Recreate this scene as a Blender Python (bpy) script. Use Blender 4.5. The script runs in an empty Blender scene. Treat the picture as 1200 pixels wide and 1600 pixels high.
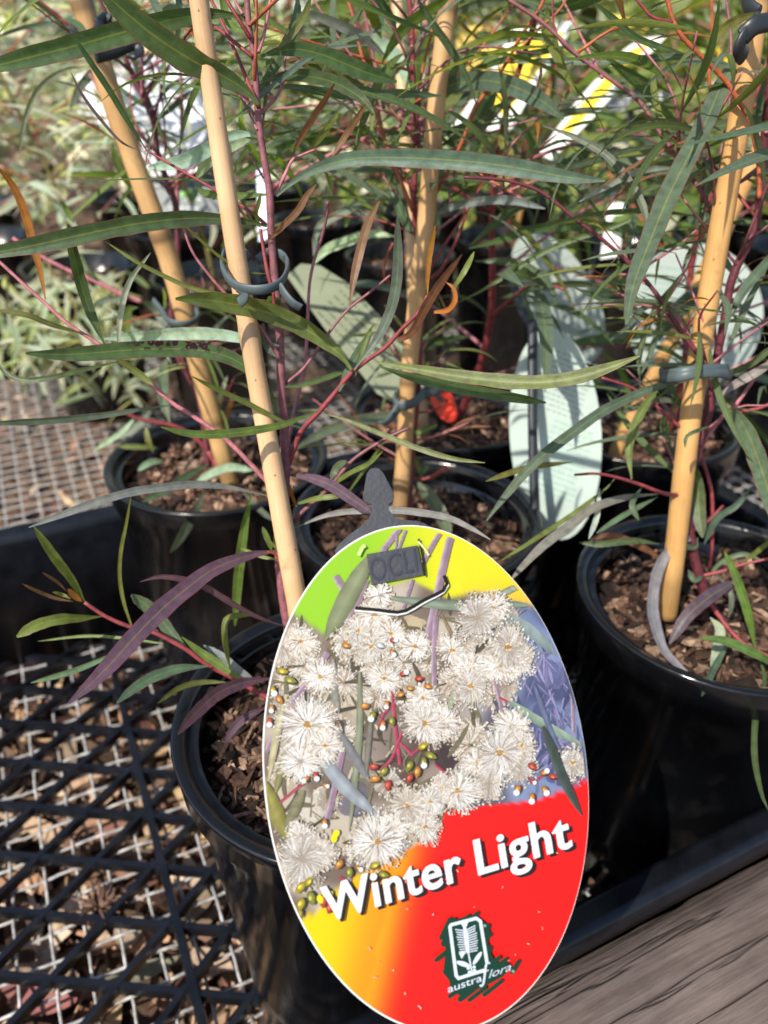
import bpy, math, random
import numpy as np
from mathutils import Vector
random.seed(7)
rng = np.random.default_rng(7)
S = bpy.context.scene
COL = S.collection
R = math.radians

# ------------------------------------------------------------------ camera, sky, sun
PITCH, FPX, CH = R(32), 1200.0, 0.39
cam = bpy.data.objects.new('camera', bpy.data.cameras.new('camera'))
COL.objects.link(cam)
cam.location = (0, 0, CH)
cam.rotation_euler = (R(90) - PITCH, 0, 0)
cam.data.lens = FPX / 1600 * 36
cam.data.sensor_width = 36
cam.data.clip_start = 0.01
cam.data.clip_end = 600
cam.data.dof.use_dof = True
cam.data.dof.focus_distance = 0.245
cam.data.dof.aperture_fstop = 11.3
S.camera = cam

TO_SUN = Vector((-0.46, -0.60, 0.80)).normalized()
world = bpy.data.worlds.new('World')
S.world = world
world.use_nodes = True
wn = world.node_tree
sky = wn.nodes.new('ShaderNodeTexSky')
sky.sky_type = 'NISHITA'
sky.sun_disc = False
sky.sun_elevation = math.asin(TO_SUN.z)
sky.sun_rotation = math.atan2(TO_SUN.x, TO_SUN.y)
wn.nodes['Background'].inputs['Strength'].default_value = 0.15
wn.links.new(sky.outputs[0], wn.nodes['Background'].inputs['Color'])
sl = bpy.data.lights.new('sun', 'SUN')
sl.energy = 4.9
sl.angle = R(0.5)
sl.color = (1, 0.94, 0.83)
sun = bpy.data.objects.new('sun', sl)
COL.objects.link(sun)
sun.rotation_euler = TO_SUN.to_track_quat('Z', 'Y').to_euler()
S.view_settings.view_transform = 'Standard'
S.view_settings.look = 'None'
S.view_settings.exposure = 0.34
S.view_settings.gamma = 1
S.view_settings.use_curve_mapping = False
S.render.engine = 'CYCLES'
S.cycles.use_denoising = True
S.cycles.max_bounces = 6
S.cycles.transparent_max_bounces = 6
S.cycles.caustics_reflective = False
S.cycles.caustics_refractive = False

# ------------------------------------------------------------------ helpers
sp, cp = math.sin(PITCH), math.cos(PITCH)


def P(x, y, d):
    """A place in the world: where the sight line of a photo point meets the depth d (metres)."""
    xc = (x - 600) / FPX * d
    yc = (800 - y) / FPX * d
    return np.array([xc, d * cp + yc * sp, CH - d * sp + yc * cp])


CAMP = np.array([0, 0, CH])
FZ = -0.040      # height of the wire mesh; the scene's zero is 0.39 m below the lens
UA = R(25.5)
UV_U = np.array([math.cos(UA), math.sin(UA), 0])
UV_V = np.array([-math.sin(UA), math.cos(UA), 0])


def W(u, v, z):
    return UV_U * u + UV_V * v + np.array([0, 0, z])


def srgb(r, g, b):
    f = lambda c: ((c / 255 + 0.055) / 1.055) ** 2.4 if c > 10.3 else c / 255 / 12.92
    return (f(r), f(g), f(b))


INK = 0.575     # paper white of the printed card


def ink_rgb(*c):
    return tuple(INK * q for q in srgb(*c))


def wl(o):
    v = np.zeros(3)
    while o is not None:
        v += np.array(o.location)
        o = o.parent
    return v


def thing(name, label, cat, loc, group=None):
    o = bpy.data.objects.new(name, None)
    COL.objects.link(o)
    o.location = loc
    o.empty_display_size = 0.02
    return tag(o, label, cat, group)


def tag(o, label, cat, group=None, kind=None):
    o['label'] = label
    o['category'] = cat
    if group:
        o['group'] = group
    if kind:
        o['kind'] = kind
    return o


def ob(name, geo, mat, parent=None, color=None, smooth=True, loc=None):
    """geo = (verts, faces[, uv per vertex[, colour per vertex]]) in world coordinates -> one mesh object."""
    v = np.asarray(geo[0], float)
    if parent is not None:
        base = wl(parent)
    else:
        base = np.array(loc if loc is not None else (0, 0, 0), float)
    v = v - base
    me = bpy.data.meshes.new(name)
    me.from_pydata(v.tolist(), [], geo[1])
    if len(geo) > 2 and geo[2] is not None:
        uvl = me.uv_layers.new(name='UVMap')
        idx = np.empty(len(me.loops), np.int32)
        me.loops.foreach_get('vertex_index', idx)
        uvl.data.foreach_set('uv', np.asarray(geo[2], np.float32)[idx].ravel())
    if len(geo) > 3 and geo[3] is not None:
        ca = me.color_attributes.new('Col', 'FLOAT_COLOR', 'POINT')
        c = np.ones((len(v), 4), np.float32)
        c[:, :3] = geo[3]
        ca.data.foreach_set('color', c.ravel())
    if smooth:
        me.polygons.foreach_set('use_smooth', np.ones(len(me.polygons), bool))
    me.materials.append(mat)
    o = bpy.data.objects.new(name, me)
    COL.objects.link(o)
    if parent is not None:
        o.parent = parent
    else:
        o.location = base
    if color is not None:
        o.color = (*color, 1)
    return o


def inst(name, me, parent, loc, rot, scale, color):
    o = bpy.data.objects.new(name, me)
    COL.objects.link(o)
    o.parent = parent
    o.location = np.asarray(loc) - wl(parent)
    o.rotation_euler = rot
    o.scale = scale
    o.color = (*color, 1)
    return o


def spline(pts, n):
    """Catmull-Rom through pts, resampled evenly."""
    p = np.asarray(pts, float)
    if len(p) == 2:
        t = np.linspace(0, 1, n)[:, None]
        return p[0] * (1 - t) + p[1] * t
    q = np.vstack([2 * p[0] - p[1], p, 2 * p[-1] - p[-2]])
    out = []
    for i in range(1, len(q) - 2):
        t = np.linspace(0, 1, 12, endpoint=False)[:, None]
        a, b, c, d = q[i - 1], q[i], q[i + 1], q[i + 2]
        out.append(0.5 * ((2 * b) + (c - a) * t + (2 * a - 5 * b + 4 * c - d) * t ** 2 + (3 * b - a - 3 * c + d) * t ** 3))
    out.append(p[-1:])
    s = np.vstack(out)
    L = np.r_[0, np.cumsum(np.linalg.norm(np.diff(s, axis=0), axis=1))]
    t = np.linspace(0, L[-1], n)
    return np.column_stack([np.interp(t, L, s[:, k]) for k in range(s.shape[1])])


def norm(a):
    return a / np.maximum(np.linalg.norm(a, axis=-1, keepdims=True), 1e-12)


def tube(path, rad, k=8, cap=True, squash=None):
    p = np.asarray(path, float)
    n = len(p)
    rad = np.broadcast_to(np.asarray(rad, float), (n,))
    t = norm(np.gradient(p, axis=0))
    ref = np.array([0, 0, 1.0]) if abs(t[0][2]) < 0.9 else np.array([1.0, 0, 0])
    a = norm(np.cross(t[0], ref))
    A = []
    for i in range(n):
        a = norm(a - t[i] * np.dot(a, t[i]))
        A.append(a)
    A = np.array(A)
    B = np.cross(t, A)
    th = np.linspace(0, 2 * np.pi, k, endpoint=False)
    c, s_ = np.cos(th), np.sin(th)
    if squash:
        c = c * squash[0]
        s_ = s_ * squash[1]
    v = p[:, None, :] + rad[:, None, None] * (A[:, None, :] * c[None, :, None] + B[:, None, :] * s_[None, :, None])
    v = v.reshape(-1, 3)
    L = np.r_[0, np.cumsum(np.linalg.norm(np.diff(p, axis=0), axis=1))]
    uv = np.column_stack([np.repeat(L * 20, k), np.tile(np.arange(k) / k, n)])
    f = []
    for i in range(n - 1):
        for j in range(k):
            j2 = (j + 1) % k
            f.append((i * k + j, i * k + j2, (i + 1) * k + j2, (i + 1) * k + j))
    if cap:
        f.append(tuple(range(k - 1, -1, -1)))
        f.append(tuple((n - 1) * k + j for j in range(k)))
    return v, f, uv


def merge(geos):
    V, F, U, C = [], [], [], []
    o = 0
    for g in geos:
        V.append(np.asarray(g[0], float))
        F += [tuple(i + o for i in f) for f in g[1]]
        U.append(g[2] if len(g) > 2 and g[2] is not None else np.zeros((len(g[0]), 2)))
        C.append(np.broadcast_to(g[3], (len(g[0]), 3)) if len(g) > 3 and g[3] is not None else np.ones((len(g[0]), 3)))
        o += len(g[0])
    return np.vstack(V), F, np.vstack(U), np.vstack(C)


BOXF = [(0, 3, 2, 1), (4, 5, 6, 7), (0, 1, 5, 4), (1, 2, 6, 5), (2, 3, 7, 6), (3, 0, 4, 7)]


def bar(a, b, w, z0, z1, taper=0.75):
    """A straight moulded bar on the floor plane from a to b (xy), w wide, between two heights."""
    a, b = np.asarray(a[:2], float), np.asarray(b[:2], float)
    t = (b - a) / np.linalg.norm(b - a)
    n = np.array([-t[1], t[0]]) * w / 2
    v = []
    for z, k in ((z0, 1), (z1, taper)):
        for q in (a - n * k, b - n * k, b + n * k, a + n * k):
            v.append((q[0], q[1], z))
    return np.array(v), BOXF


def plate(poly, thick):
    """Solid from a planar polygon (n,3), extruded to the back by thick (vector)."""
    p = np.asarray(poly, float)
    n = len(p)
    v = np.vstack([p, p + thick])
    f = [tuple(range(n)), tuple(range(2 * n - 1, n - 1, -1))]
    f += [(i, n + i, n + (i + 1) % n, (i + 1) % n) for i in range(n)]
    return v, f


# ------------------------------------------------------------------ materials
def mat(name):
    m = bpy.data.materials.new(name)
    m.use_nodes = True
    nt = m.node_tree
    return m, nt, nt.nodes['Principled BSDF'], nt.nodes['Material Output']


def N(nt, t, **kw):
    n = nt.nodes.new(t)
    for k, v in kw.items():
        if k.startswith('i_'):
            n.inputs[k[2:].replace('_', ' ')].default_value = v
        else:
            setattr(n, k, v)
    return n


def noise(nt, scale, detail=3, vec=None, rough=0.55):
    n = N(nt, 'ShaderNodeTexNoise')
    n.inputs['Scale'].default_value = scale
    n.inputs['Detail'].default_value = detail
    n.inputs['Roughness'].default_value = rough
    if vec is not None:
        nt.links.new(vec, n.inputs['Vector'])
    return n


def ramp(nt, src, stops):
    r = N(nt, 'ShaderNodeValToRGB')
    e = r.color_ramp.elements
    while len(e) < len(stops):
        e.new(0.5)
    for i, (p_, c) in enumerate(stops):
        e[i].position = p_
        e[i].color = (*c, 1) if len(c) == 3 else c
    nt.links.new(src, r.inputs[0])
    return r


def mixc(nt, fac, a, b, mode='MIX'):
    m = N(nt, 'ShaderNodeMix', data_type='RGBA', blend_type=mode)
    for sock, val in ((m.inputs[0], fac), (m.inputs[6], a), (m.inputs[7], b)):
        if hasattr(val, 'is_linked'):
            nt.links.new(val, sock)
        elif isinstance(val, (int, float)):
            sock.default_value = val
        else:
            sock.default_value = (*val, 1)
    return m.outputs[2]


def math_(nt, op, a, b=0.0, c=None):
    m = N(nt, 'ShaderNodeMath', operation=op)
    for i, val in enumerate((a, b) if c is None else (a, b, c)):
        if hasattr(val, 'is_linked'):
            nt.links.new(val, m.inputs[i])
        else:
            m.inputs[i].default_value = val
    return m.outputs[0]


def bump(nt, bs, h, strength, dist=0.001):
    b = N(nt, 'ShaderNodeBump')
    b.inputs['Strength'].default_value = strength
    b.inputs['Distance'].default_value = dist
    nt.links.new(h, b.inputs['Height'])
    nt.links.new(b.outputs[0], bs.inputs['Normal'])


def leaf_material(name, spots=False, margin=(0.20, 0.045, 0.05), marg=0.85):
    m, nt, bs, out = mat(name)
    L = nt.links
    oi = N(nt, 'ShaderNodeObjectInfo')
    uv = N(nt, 'ShaderNodeUVMap')
    sx = N(nt, 'ShaderNodeSeparateXYZ')
    L.new(uv.outputs[0], sx.inputs[0])
    geo = N(nt, 'ShaderNodeNewGeometry')
    tc = N(nt, 'ShaderNodeTexCoord')
    nz = noise(nt, 260, 3, tc.outputs['Object'])
    nz2 = noise(nt, 45, 2, tc.outputs['Object'])
    c = mixc(nt, 0.55, oi.outputs['Color'], ramp(nt, nz.outputs[0], [(0.3, (0.55, 0.55, 0.55)), (0.7, (1.5, 1.5, 1.5))]).outputs[0], 'MULTIPLY')
    c = mixc(nt, 0.5, c, ramp(nt, nz2.outputs[0], [(0.3, (0.65, 0.72, 0.75)), (0.7, (1.3, 1.25, 1.1))]).outputs[0], 'MULTIPLY')
    off = math_(nt, 'ABSOLUTE', math_(nt, 'SUBTRACT', sx.outputs[1], 0.5))
    # side veins: fine lines running forward from the midrib
    vein = math_(nt, 'SINE', math_(nt, 'MULTIPLY', math_(nt, 'SUBTRACT', sx.outputs[0], math_(nt, 'MULTIPLY', off, 0.09)), 230.0))
    blem = noise(nt, 520, 2, tc.outputs['Object'])
    c = mixc(nt, ramp(nt, blem.outputs[0], [(0.66, (0, 0, 0)), (0.74, (0.55, 0.55, 0.55))]).outputs[0], c, (0.10, 0.065, 0.035))
    dusty = noise(nt, 150, 5, tc.outputs['Object'], 0.7)
    c = mixc(nt, ramp(nt, dusty.outputs[0], [(0.52, (0, 0, 0)), (0.85, (0.16, 0.16, 0.16))]).outputs[0], c, (0.28, 0.29, 0.25))
    rib = ramp(nt, off, [(0.022, (1, 1, 1)), (0.05, (0, 0, 0))])
    c = mixc(nt, math_(nt, 'MULTIPLY', rib.outputs[0], 0.7), c, mixc(nt, 0.55, mixc(nt, 1.0, c, (2.2, 2.0, 1.0), 'MULTIPLY'), (0.22, 0.20, 0.05)))
    edge = ramp(nt, off, [(0.455, (0, 0, 0)), (0.488, (1, 1, 1))])
    c = mixc(nt, math_(nt, 'MULTIPLY', edge.outputs[0], marg), c, margin)
    if spots:
        vo = N(nt, 'ShaderNodeTexVoronoi')
        vo.inputs['Scale'].default_value = 420
        L.new(tc.outputs['Object'], vo.inputs['Vector'])
        zone = ramp(nt, sx.outputs[0], [(0.28, (0, 0, 0)), (0.36, (1, 1, 1)), (0.58, (1, 1, 1)), (0.68, (0, 0, 0))])
        side = ramp(nt, sx.outputs[1], [(0.35, (0, 0, 0)), (0.6, (1, 1, 1))])
        sm = math_(nt, 'MULTIPLY', math_(nt, 'MULTIPLY', math_(nt, 'LESS_THAN', vo.outputs[0], 0.52), zone.outputs[0]), side.outputs[0])
        c = mixc(nt, sm, c, (0.035, 0.012, 0.02))
        core = math_(nt, 'MULTIPLY', math_(nt, 'LESS_THAN', vo.outputs[0], 0.13), zone.outputs[0])
        c = mixc(nt, math_(nt, 'MULTIPLY', core, side.outputs[0]), c, (0.22, 0.11, 0.03))
    # underside paler
    c = mixc(nt, math_(nt, 'MULTIPLY', geo.outputs['Backfacing'], 0.35), c, mixc(nt, 1.0, c, (1.5, 1.5, 1.5), 'MULTIPLY'))
    L.new(c, bs.inputs['Base Color'])
    bs.inputs['Roughness'].default_value = 0.46
    bs.inputs['Specular IOR Level'].default_value = 0.36
    bump(nt, bs, math_(nt, 'ADD', nz.outputs[0], math_(nt, 'MULTIPLY', nz2.outputs[0], 1.5)), 0.4, 0.0007)
    tr = N(nt, 'ShaderNodeBsdfTranslucent')
    L.new(mixc(nt, 1.0, c, (2.2, 2.2, 0.95), 'MULTIPLY'), tr.inputs[0])
    mx = N(nt, 'ShaderNodeMixShader')
    mx.inputs[0].default_value = 0.33
    L.new(bs.outputs[0], mx.inputs[1])
    L.new(tr.outputs[0], mx.inputs[2])
    L.new(mx.outputs[0], out.inputs[0])
    return m


M_LEAF = leaf_material('leaf')
M_LEAF_SICK = leaf_material('leaf_spotted', True)
M_LEAF_PLAIN = leaf_material('leaf_plain', False, (0.12, 0.09, 0.05), 0.25)


def simple(name, color=None, rough=0.5, spec=0.5, nscale=None, namt=0.4, bscale=None, bamt=0.2, metal=0.0, objcol=False, attr=False, coat=0):
    m, nt, bs, out = mat(name)
    tc = N(nt, 'ShaderNodeTexCoord')
    if objcol:
        src = N(nt, 'ShaderNodeObjectInfo').outputs['Color']
    elif attr:
        src = N(nt, 'ShaderNodeVertexColor', layer_name='Col').outputs[0]
    else:
        src = color
    if nscale:
        nz = noise(nt, nscale, 4, tc.outputs['Object'])
        lo, hi = 1 - namt, 1 + namt
        src = mixc(nt, 1.0, src, ramp(nt, nz.outputs[0], [(0.3, (lo, lo, lo)), (0.7, (hi, hi, hi))]).outputs[0], 'MULTIPLY')
    if hasattr(src, 'is_linked'):
        nt.links.new(src, bs.inputs['Base Color'])
    else:
        bs.inputs['Base Color'].default_value = (*src, 1)
    bs.inputs['Roughness'].default_value = rough
    bs.inputs['Specular IOR Level'].default_value = spec
    bs.inputs['Metallic'].default_value = metal
    bs.inputs['Coat Weight'].default_value = coat
    if bscale:
        nb = noise(nt, bscale, 4, tc.outputs['Object'])
        bump(nt, bs, nb.outputs[0], bamt)
    return m


M_STEM = simple('stem', rough=0.5, objcol=True, nscale=300, namt=0.35, bscale=700, bamt=0.25)
M_CLIP = simple('clip_plastic', (0.075, 0.10, 0.105), 0.45, 0.4, nscale=120, namt=0.15)
M_CLIP_BLACK = simple('clip_black', (0.02, 0.024, 0.028), 0.4, 0.5)
M_SOIL = simple('soil', rough=0.9, spec=0.2, attr=True, nscale=500, namt=0.45, bscale=900, bamt=0.6)
M_LITTER = simple('litter', rough=0.75, spec=0.25, attr=True, nscale=250, namt=0.25, bscale=400, bamt=0.4)
M_CARD = simple('card_white', (0.60, 0.60, 0.57), 0.35, 0.3)
M_PRINT = simple('print', rough=0.42, spec=0.2, attr=True, bscale=420, bamt=0.015)
M_TAGBACK = simple('tag_back', rough=0.4, spec=0.4, attr=True, nscale=60, namt=0.08)
M_STAKE = simple('stake_plastic', (0.016, 0.019, 0.028), 0.5, 0.5, nscale=200, namt=0.3, bscale=900, bamt=0.1)
M_WIRE = simple('galvanised_wire', (0.47, 0.455, 0.44), 0.42, 0.5, nscale=140, namt=0.55, metal=0.15)
M_FOLIAGE = simple('far_leaf', rough=0.3, spec=0.5, attr=True)


def pot_material():
    m, nt, bs, out = mat('pot_plastic')
    tc = N(nt, 'ShaderNodeTexCoord')
    mp = N(nt, 'ShaderNodeMapping')
    mp.inputs['Scale'].default_value = (40, 40, 9)
    nt.links.new(tc.outputs['Object'], mp.inputs[0])
    nz = noise(nt, 1.0, 5, mp.outputs[0])
    dust = noise(nt, 60, 5, tc.outputs['Object'])
    c = mixc(nt, ramp(nt, dust.outputs[0], [(0.52, (0, 0, 0)), (0.80, (0.32, 0.32, 0.32))]).outputs[0], (0.0050, 0.0053, 0.0065), (0.060, 0.053, 0.047))
    nt.links.new(c, bs.inputs['Base Color'])
    r = ramp(nt, nz.outputs[0], [(0.35, (0.10, 0.10, 0.10)), (0.7, (0.30, 0.30, 0.30))])
    nt.links.new(r.outputs[0], bs.inputs['Roughness'])
    bs.inputs['Specular IOR Level'].default_value = 0.55
    bump(nt, bs, nz.outputs[0], 0.12, 0.002)
    return m


M_POT = pot_material()
M_TRAY = simple('tray_plastic', (0.0065, 0.0075, 0.011), 0.30, 0.42, nscale=80, namt=0.5, bscale=500, bamt=0.12)


def cane_material():
    m, nt, bs, out = mat('bamboo')
    uv = N(nt, 'ShaderNodeUVMap')
    mp = N(nt, 'ShaderNodeMapping')
    mp.inputs['Scale'].default_value = (0.7, 34, 1)
    nt.links.new(uv.outputs[0], mp.inputs[0])
    st = noise(nt, 2.2, 4, mp.outputs[0])
    tc = N(nt, 'ShaderNodeTexCoord')
    blotch = noise(nt, 38, 3, tc.outputs['Object'])
    oi = N(nt, 'ShaderNodeObjectInfo')
    c = mixc(nt, 0.6, oi.outputs['Color'], ramp(nt, st.outputs[0], [(0.3, (0.72, 0.66, 0.58)), (0.65, (1.15, 1.12, 1.08))]).outputs[0], 'MULTIPLY')
    c = mixc(nt, 0.6, c, ramp(nt, blotch.outputs[0], [(0.32, (0.74, 0.66, 0.55)), (0.62, (1.1, 1.1, 1.1))]).outputs[0], 'MULTIPLY')
    vo = N(nt, 'ShaderNodeTexVoronoi')
    vo.inputs['Scale'].default_value = 130
    nt.links.new(tc.outputs['Object'], vo.inputs['Vector'])
    c = mixc(nt, math_(nt, 'MULTIPLY', math_(nt, 'LESS_THAN', vo.outputs[0], 0.06), 0.7), c, (0.09, 0.05, 0.025))
    stain = noise(nt, 95, 5, tc.outputs['Object'], 0.7)
    c = mixc(nt, ramp(nt, stain.outputs[0], [(0.56, (0, 0, 0)), (0.72, (0.45, 0.45, 0.45))]).outputs[0], c, (0.22, 0.125, 0.055))
    mp2 = N(nt, 'ShaderNodeMapping')
    mp2.inputs['Scale'].default_value = (0.25, 9, 1)
    nt.links.new(uv.outputs[0], mp2.inputs[0])
    split = noise(nt, 3.0, 2, mp2.outputs[0])
    c = mixc(nt, ramp(nt, split.outputs[0], [(0.490, (0, 0, 0)), (0.5, (0.5, 0.5, 0.5)), (0.510, (0, 0, 0))]).outputs[0], c, (0.20, 0.11, 0.05))
    c = mixc(nt, 1.0, c, N(nt, 'ShaderNodeVertexColor', layer_name='Col').outputs[0], 'MULTIPLY')
    nt.links.new(c, bs.inputs['Base Color'])
    bs.inputs['Roughness'].default_value = 0.38
    bump(nt, bs, st.outputs[0], 0.18, 0.0006)
    return m


M_CANE = cane_material()


def wood_material():
    m, nt, bs, out = mat('weathered_timber')
    tc = N(nt, 'ShaderNodeTexCoord')
    mp = N(nt, 'ShaderNodeMapping')
    mp.inputs['Scale'].default_value = (9, 150, 150)
    mr = N(nt, 'ShaderNodeMapping')
    mr.inputs['Rotation'].default_value = (0, 0, -UA)
    nt.links.new(tc.outputs['Object'], mr.inputs[0])
    nt.links.new(mr.outputs[0], mp.inputs[0])
    g = noise(nt, 1.6, 6, mp.outputs[0], 0.62)
    g2 = noise(nt, 0.35, 4, mp.outputs[0])
    big = noise(nt, 26, 4, tc.outputs['Object'])
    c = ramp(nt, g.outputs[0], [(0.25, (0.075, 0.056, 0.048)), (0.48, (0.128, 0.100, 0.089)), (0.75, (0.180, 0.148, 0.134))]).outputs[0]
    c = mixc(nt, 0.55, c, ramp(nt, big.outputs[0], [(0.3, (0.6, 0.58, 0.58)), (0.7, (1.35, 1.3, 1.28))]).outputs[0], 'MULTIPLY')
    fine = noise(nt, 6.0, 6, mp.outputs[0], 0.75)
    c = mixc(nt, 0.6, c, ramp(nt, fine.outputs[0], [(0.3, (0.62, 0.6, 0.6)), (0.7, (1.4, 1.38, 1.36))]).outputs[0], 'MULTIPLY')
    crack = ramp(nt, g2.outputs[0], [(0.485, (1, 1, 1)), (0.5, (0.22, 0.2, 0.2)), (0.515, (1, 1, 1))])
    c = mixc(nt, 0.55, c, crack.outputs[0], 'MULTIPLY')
    nt.links.new(c, bs.inputs['Base Color'])
    bs.inputs['Roughness'].default_value = 0.85
    bs.inputs['Specular IOR Level'].default_value = 0.2
    bump(nt, bs, math_(nt, 'ADD', g.outputs[0], math_(nt, 'MULTIPLY', crack.outputs[0], 0.8)), 0.9, 0.0016)
    return m


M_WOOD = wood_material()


def ground_material():
    m, nt, bs, out = mat('mulch_ground')
    tc = N(nt, 'ShaderNodeTexCoord')
    a = noise(nt, 38, 6, tc.outputs['Object'], 0.7)
    b = noise(nt, 5, 4, tc.outputs['Object'])
    c = ramp(nt, a.outputs[0], [(0.25, (0.035, 0.02, 0.012)), (0.5, (0.15, 0.085, 0.05)), (0.75, (0.32, 0.21, 0.13))]).outputs[0]
    c = mixc(nt, 0.5, c, ramp(nt, b.outputs[0], [(0.3, (0.6, 0.6, 0.6)), (0.7, (1.3, 1.25, 1.2))]).outputs[0], 'MULTIPLY')
    nt.links.new(c, bs.inputs['Base Color'])
    bs.inputs['Roughness'].default_value = 0.95
    bump(nt, bs, a.outputs[0], 0.8, 0.006)
    return m


M_GROUND = ground_material()

# leaf colours
LC = dict(g=(0.054, 0.090, 0.034), b=(0.080, 0.116, 0.080), d=(0.056, 0.094, 0.058), p=(0.30, 0.36, 0.30), y=(0.105, 0.125, 0.030),
          v=(0.088, 0.052, 0.080), o=(0.30, 0.105, 0.020), n=(0.150, 0.070, 0.040), G=(0.088, 0.140, 0.032), w=(0.17, 0.175, 0.185),
          s=(0.38, 0.385, 0.31), q=(0.115, 0.145, 0.040))
LC = {k_: tuple(1.22 * q for q in c_) for k_, c_ in LC.items()}
SC = dict(r=(0.24, 0.040, 0.045), p=(0.36, 0.125, 0.14), o=(0.36, 0.085, 0.030), d=(0.12, 0.022, 0.032), m=(0.20, 0.070, 0.080), y=(0.20, 0.16, 0.05))

# ------------------------------------------------------------------ setting: ground, bench, litter
gv, gf = [], []
xs = [-300, -20, -3, -1, 0, 1, 3, 20, 300]
for yy in xs:
    for xx in xs:
        gv.append((xx, yy, FZ - 0.052))
for j in range(8):
    for i in range(8):
        gf.append((j * 9 + i, j * 9 + i + 1, j * 9 + i + 10, j * 9 + i + 9))
tag(ob('ground', (gv, gf), M_GROUND, smooth=False), 'brown mulch ground showing through and beyond the wire mesh bench', 'ground', kind='structure')

bench = thing('bench', 'low nursery bench of crimped wire mesh edged with a weathered timber board', 'bench', W(0.2, 0.6, FZ))


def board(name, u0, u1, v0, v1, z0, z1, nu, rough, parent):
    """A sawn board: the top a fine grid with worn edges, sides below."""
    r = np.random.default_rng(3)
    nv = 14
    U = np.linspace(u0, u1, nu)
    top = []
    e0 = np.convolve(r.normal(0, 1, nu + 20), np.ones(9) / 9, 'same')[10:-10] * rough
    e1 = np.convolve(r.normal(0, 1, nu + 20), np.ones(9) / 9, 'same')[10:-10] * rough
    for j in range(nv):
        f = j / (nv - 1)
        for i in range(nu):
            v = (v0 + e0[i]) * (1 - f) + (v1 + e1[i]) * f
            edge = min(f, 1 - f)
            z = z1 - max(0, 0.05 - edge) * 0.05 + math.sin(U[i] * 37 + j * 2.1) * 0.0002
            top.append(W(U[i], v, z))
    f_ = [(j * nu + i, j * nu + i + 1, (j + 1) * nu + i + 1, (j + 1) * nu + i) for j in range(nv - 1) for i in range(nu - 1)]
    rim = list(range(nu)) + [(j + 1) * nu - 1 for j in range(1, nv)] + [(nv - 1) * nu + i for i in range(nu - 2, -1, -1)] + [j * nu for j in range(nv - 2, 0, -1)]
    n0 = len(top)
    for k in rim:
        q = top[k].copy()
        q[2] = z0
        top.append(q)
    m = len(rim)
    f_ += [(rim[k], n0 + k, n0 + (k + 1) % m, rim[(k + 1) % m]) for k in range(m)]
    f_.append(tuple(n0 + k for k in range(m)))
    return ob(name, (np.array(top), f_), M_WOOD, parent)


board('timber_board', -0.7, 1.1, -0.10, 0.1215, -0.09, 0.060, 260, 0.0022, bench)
board('timber_rail', -1.3, 1.7, 1.70, 1.78, -0.09, 0.0, 60, 0.002, bench)


def wire_mesh(length, pitch, phase):
    n = int(length / pitch)
    t = np.linspace(0, length, 2 * n + 1)
    z = 0.0009 * np.cos(np.arange(2 * n + 1) * np.pi / 2 + phase)
    z = 0.00095 * np.cos(t / pitch * np.pi + phase)
    side = np.random.default_rng(int(length * 100 + phase)).normal(0, 0.00018, len(t))
    p = np.column_stack([t, side, z])
    v, f, uv = tube(p, 0.00098, 5)
    me = bpy.data.meshes.new('wire')
    me.from_pydata(v.tolist(), [], f)
    me.polygons.foreach_set('use_smooth', np.ones(len(me.polygons), bool))
    me.materials.append(M_WIRE)
    return me


mesh_part = bpy.data.objects.new('wire_mesh', None)
COL.objects.link(mesh_part)
mesh_part.parent = bench
PIT = 0.0179
U0, U1, V0, V1 = -0.75, 1.05, 0.132, 1.35
wu = [wire_mesh(U1 - U0, PIT, ph) for ph in (0, math.pi)]
wv = [wire_mesh(V1 - V0, PIT, ph) for ph in (math.pi, 0)]
k = 0
v_ = V0 + 0.004
while v_ < V1:
    inst('wire', wu[k % 2], mesh_part, W(U0, v_ + random.gauss(0, 0.0005), FZ), (0, 0, UA), (1, 1, 1), (1, 1, 1))
    v_ += PIT
    k += 1
u_ = U0 + 0.004
k = 0
while u_ < U1:
    inst('wire', wv[k % 2], mesh_part, W(u_ + random.gauss(0, 0.0005), V0, FZ), (0, 0, UA + math.pi / 2), (1, 1, 1), (1, 1, 1))
    u_ += PIT
    k += 1


def dry_leaf(L, w, curl, r, seg=6):
    t = np.linspace(0, 1, seg + 1)
    wd = w * np.sin(np.pi * np.clip(t, 0.04, 0.97)) ** 0.7
    bend = r.normal(0, 0.25)
    x = L * (t - 0.5)
    yb = bend * L * (t - 0.5) ** 2
    z = curl * L * (t - 0.5) ** 2
    fold = r.uniform(-0.25, 0.35)
    v = []
    for i in range(seg + 1):
        v += [(x[i], yb[i] - wd[i] / 2, z[i] + abs(fold) * wd[i] * 0.5), (x[i], yb[i], z[i]), (x[i], yb[i] + wd[i] / 2, z[i] + fold * wd[i] * 0.5)]
    f = []
    for i in range(seg):
        a = i * 3
        f += [(a, a + 3, a + 4, a + 1), (a + 1, a + 4, a + 5, a + 2)]
    return np.array(v), f


def rotm(yaw, pitch, roll):
    cy, sy, cpp, spp, cr, sr = math.cos(yaw), math.sin(yaw), math.cos(pitch), math.sin(pitch), math.cos(roll), math.sin(roll)
    return np.array([[cy, -sy, 0], [sy, cy, 0], [0, 0, 1]]) @ np.array([[cpp, 0, spp], [0, 1, 0], [-spp, 0, cpp]]) @ np.array([[1, 0, 0], [0, cr, -sr], [0, sr, cr]])


def chip(r, a, b, c):
    """An irregular splinter of bark."""
    v = np.array([(-1, -1, -1), (1, -1, -1), (1, 1, -1), (-1, 1, -1), (-1, -1, 1), (1, -1, 1), (1, 1, 1), (-1, 1, 1)], float)
    v += r.normal(0, 0.28, v.shape)
    return v * np.array([a, b, c]) / 2, BOXF


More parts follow.
